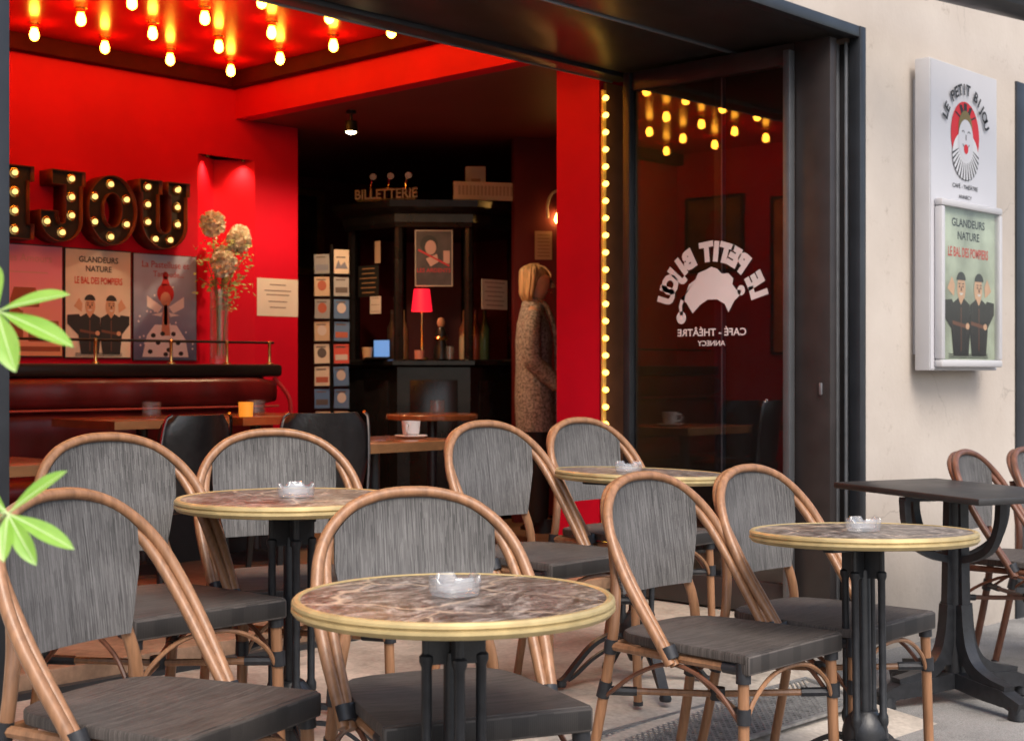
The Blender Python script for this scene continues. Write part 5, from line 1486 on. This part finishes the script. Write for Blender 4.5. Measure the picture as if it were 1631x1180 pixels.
for s in (-1,1):
    sx = .0 if s > 0 else .02
    g.tube(cr([(0,s*.075,.86),(sx*.5,s*.088,.62),(.012+sx,s*.09,.42),(-.008+sx*1.5,s*.09,.07)],5), [.076]*5+[.076]*3+[.070]*4+[.060]*4, 14)
g.build('trousers', tm_, pw)
for s in (-1,1):
    sx = 0 if s > 0 else .04
    g = MB(); g.loft([[(sx+.045+.125*math.cos(2*PI*k/16)*(1 if z < .05 else .7)-(.02 if z > .05 else 0), s*.095+.045*math.sin(2*PI*k/16), z) for k in range(16)] for z in (0,.02,.05,.085)]); g.build('shoe', M['black'], pw)

# ------------------------------------------------------------------ foreground shrub at the left edge
def mat_leaf():
    m, n, l, p = nm('fresh_green_leaf')
    tc = n.new('ShaderNodeTexCoord'); no = n.new('ShaderNodeTexNoise'); no.inputs['Scale'].default_value = 22; no.inputs['Detail'].default_value = 4
    l.new(tc.outputs['Object'], no.inputs[0])
    rp = n.new('ShaderNodeValToRGB'); rp.color_ramp.elements[0].color = (.17,.42,.035,1); rp.color_ramp.elements[1].color = (.42,.68,.13,1)
    l.new(no.outputs[0], rp.inputs[0]); l.new(rp.outputs[0], p.inputs['Base Color'])
    p.inputs['Roughness'].default_value = .24; p.inputs['Specular IOR Level'].default_value = .8
    p.inputs['Subsurface Weight'].default_value = .0
    tr = n.new('ShaderNodeBsdfTranslucent'); l.new(rp.outputs[0], tr.inputs[0]); mx = n.new('ShaderNodeMixShader'); mx.inputs[0].default_value = .35
    l.new(p.outputs[0], mx.inputs[1]); l.new(tr.outputs[0], mx.inputs[2]); l.new(mx.outputs[0], n['Material Output'].inputs[0])
    return m
M['leaf'] = mat_leaf(); M['vein'] = pm('pale_midrib', (.50,.62,.30), .5); M['twig'] = pm('green_brown_twig', (.20,.19,.09), .7)
FW = Vector((math.cos(R(43.3)), math.sin(R(43.3)), 0)); RT = Vector((FW.y, -FW.x, 0)); UP = Vector((0,0,1))
SH = FW*1.62 + RT*(-.62)
shrub = thing('leafy_shrub', 'bright green leafy shrub reaching in at the left edge', 'plant', (SH.x, SH.y, 0))
def make_leaf(base, tip, width, face, droop=.12):
    """a long oval leaf with folded midrib; coordinates relative to the shrub"""
    base, tip = Vector(base), Vector(tip)
    d = tip-base; L = d.length; t = d.normalized()
    s_ = t.cross(Vector(face)).normalized(); nrm_ = s_.cross(t).normalized()
    g = MB(); n = 12; rows = []
    for i in range(n+1):
        u = i/n
        wv = width*max(.05, (math.sin(PI*min(1, u**1.35*1.0))**.75)) if 0 < u < 1 else width*(.06 if u == 0 else .03)
        c = base + d*u + nrm_*(-droop*L*(u*u-u*.5)) 
        row = []
        for v in (-1,-.5,0,.5,1):
            row.append(tuple(c + s_*v*wv*.5 + nrm_*(abs(v)*wv*.16)))
        rows.append(row)
    m = 5
    for r in rows: g.v += r
    for i in range(n):
        for k in range(m-1): g.face((i*m+k, i*m+k+1, (i+1)*m+k+1, (i+1)*m+k), True)
    lf = g.build('leaf', M['leaf'], shrub, sharp=80)
    g = MB(); g.tube([Vector(r[2])+nrm_*(-.0008)*0 for r in rows], [.0014*(1-.7*i/n) for i in range(n+1)], 5)
    g.build('midrib', M['vein'], lf)
def at(lat, up, fwd=0.0):
    return RT*lat + UP*up + FW*fwd
tocam = -FW + UP*.25
wh1 = (.035, 1.197, .0); wh2 = (.040, .965, .02)
stem_top = (.015, 1.42, -.02)
g = MB(); g.tube(cr([at(.03,.36,.05), at(.0,.7,.04), at(-.02,1.0,.02), at(.0,1.2,.0), at(*stem_top)],5), [.012]*6+[.009]*8+[.005]*7, 8); g.build('stem', M['twig'], shrub)
g = MB(); g.tube(cr([at(-.01,1.08,.01), at(.015,1.15,.0), at(*wh1)],3), .004, 6); g.build('twig', M['twig'], shrub)
g = MB(); g.tube(cr([at(-.02,.86,.03), at(.015,.93,.03), at(*wh2)],3), .004, 6); g.build('twig', M['twig'], shrub)
def whorl(c, tips):
    for (a, b, f, w, face) in tips:
        make_leaf(at(*c), at(c[0]+a, c[1]+b, c[2]+f), w, face)
whorl(wh1, [(.086,.022,-.02,.026,tocam+UP*1.0), (.100,-.036,-.05,.026,tocam+UP*.8), (.036,-.066,-.05,.030,tocam), (-.03,-.07,-.03,.028,tocam), (-.08,.0,.02,.026,tocam+UP), (-.02,.06,.04,.024,tocam), (-.06,.05,-.02,.026,UP)])
whorl(wh2, [(.065,.052,.0,.022,tocam+UP), (.084,-.034,-.03,.022,tocam+UP*.6), (.044,-.052,-.04,.022,tocam), (.008,-.048,-.04,.020,tocam), (-.06,-.03,-.02,.022,UP), (-.05,.04,.02,.022,tocam), (-.07,.01,-.04,.024,UP)])
whorl(stem_top, [(-.06,.02,0,.024,UP),(-.03,.07,.02,.024,tocam),(.022,-.045,-.01,.018,tocam),(-.05,-.04,-.03,.024,UP),(-.015,.02,.07,.022,UP)])
for k in range(46):
    a = random.uniform(0,2*PI); zz = random.uniform(.55,1.35); rr = random.uniform(.0,.06)
    c = at(-.10+rr*math.cos(a)-.05, zz, rr*math.sin(a)); dd = Vector((math.cos(a), math.sin(a), random.uniform(-.5,.6))).normalized()*random.uniform(.06,.1)
    if (c+dd).dot(RT) > -.06: dd = dd - RT*(2*dd.dot(RT)) if dd.dot(RT) > 0 else dd
    make_leaf(c, c+dd, .024, UP+tocam*.4)
pot = thing('planter', 'round dark planter holding the leafy shrub', 'planter', (SH.x, SH.y, gz(0)))
g = MB(); g.lathe([(0,0),(.13,0),(.14,.02),(.19,.36),(.20,.37),(.20,.40),(.18,.40),(.17,.36),(0,.36)], 36); g.build('pot', pm('dark_planter', (.05,.045,.04), .7, bump=.2), pot)
g = MB(); g.lathe([(0,.368),(.172,.364)], 24); g.build('soil', pm('potting_soil', (.03,.02,.014), .95, bump=.8, bscale=60), pot)
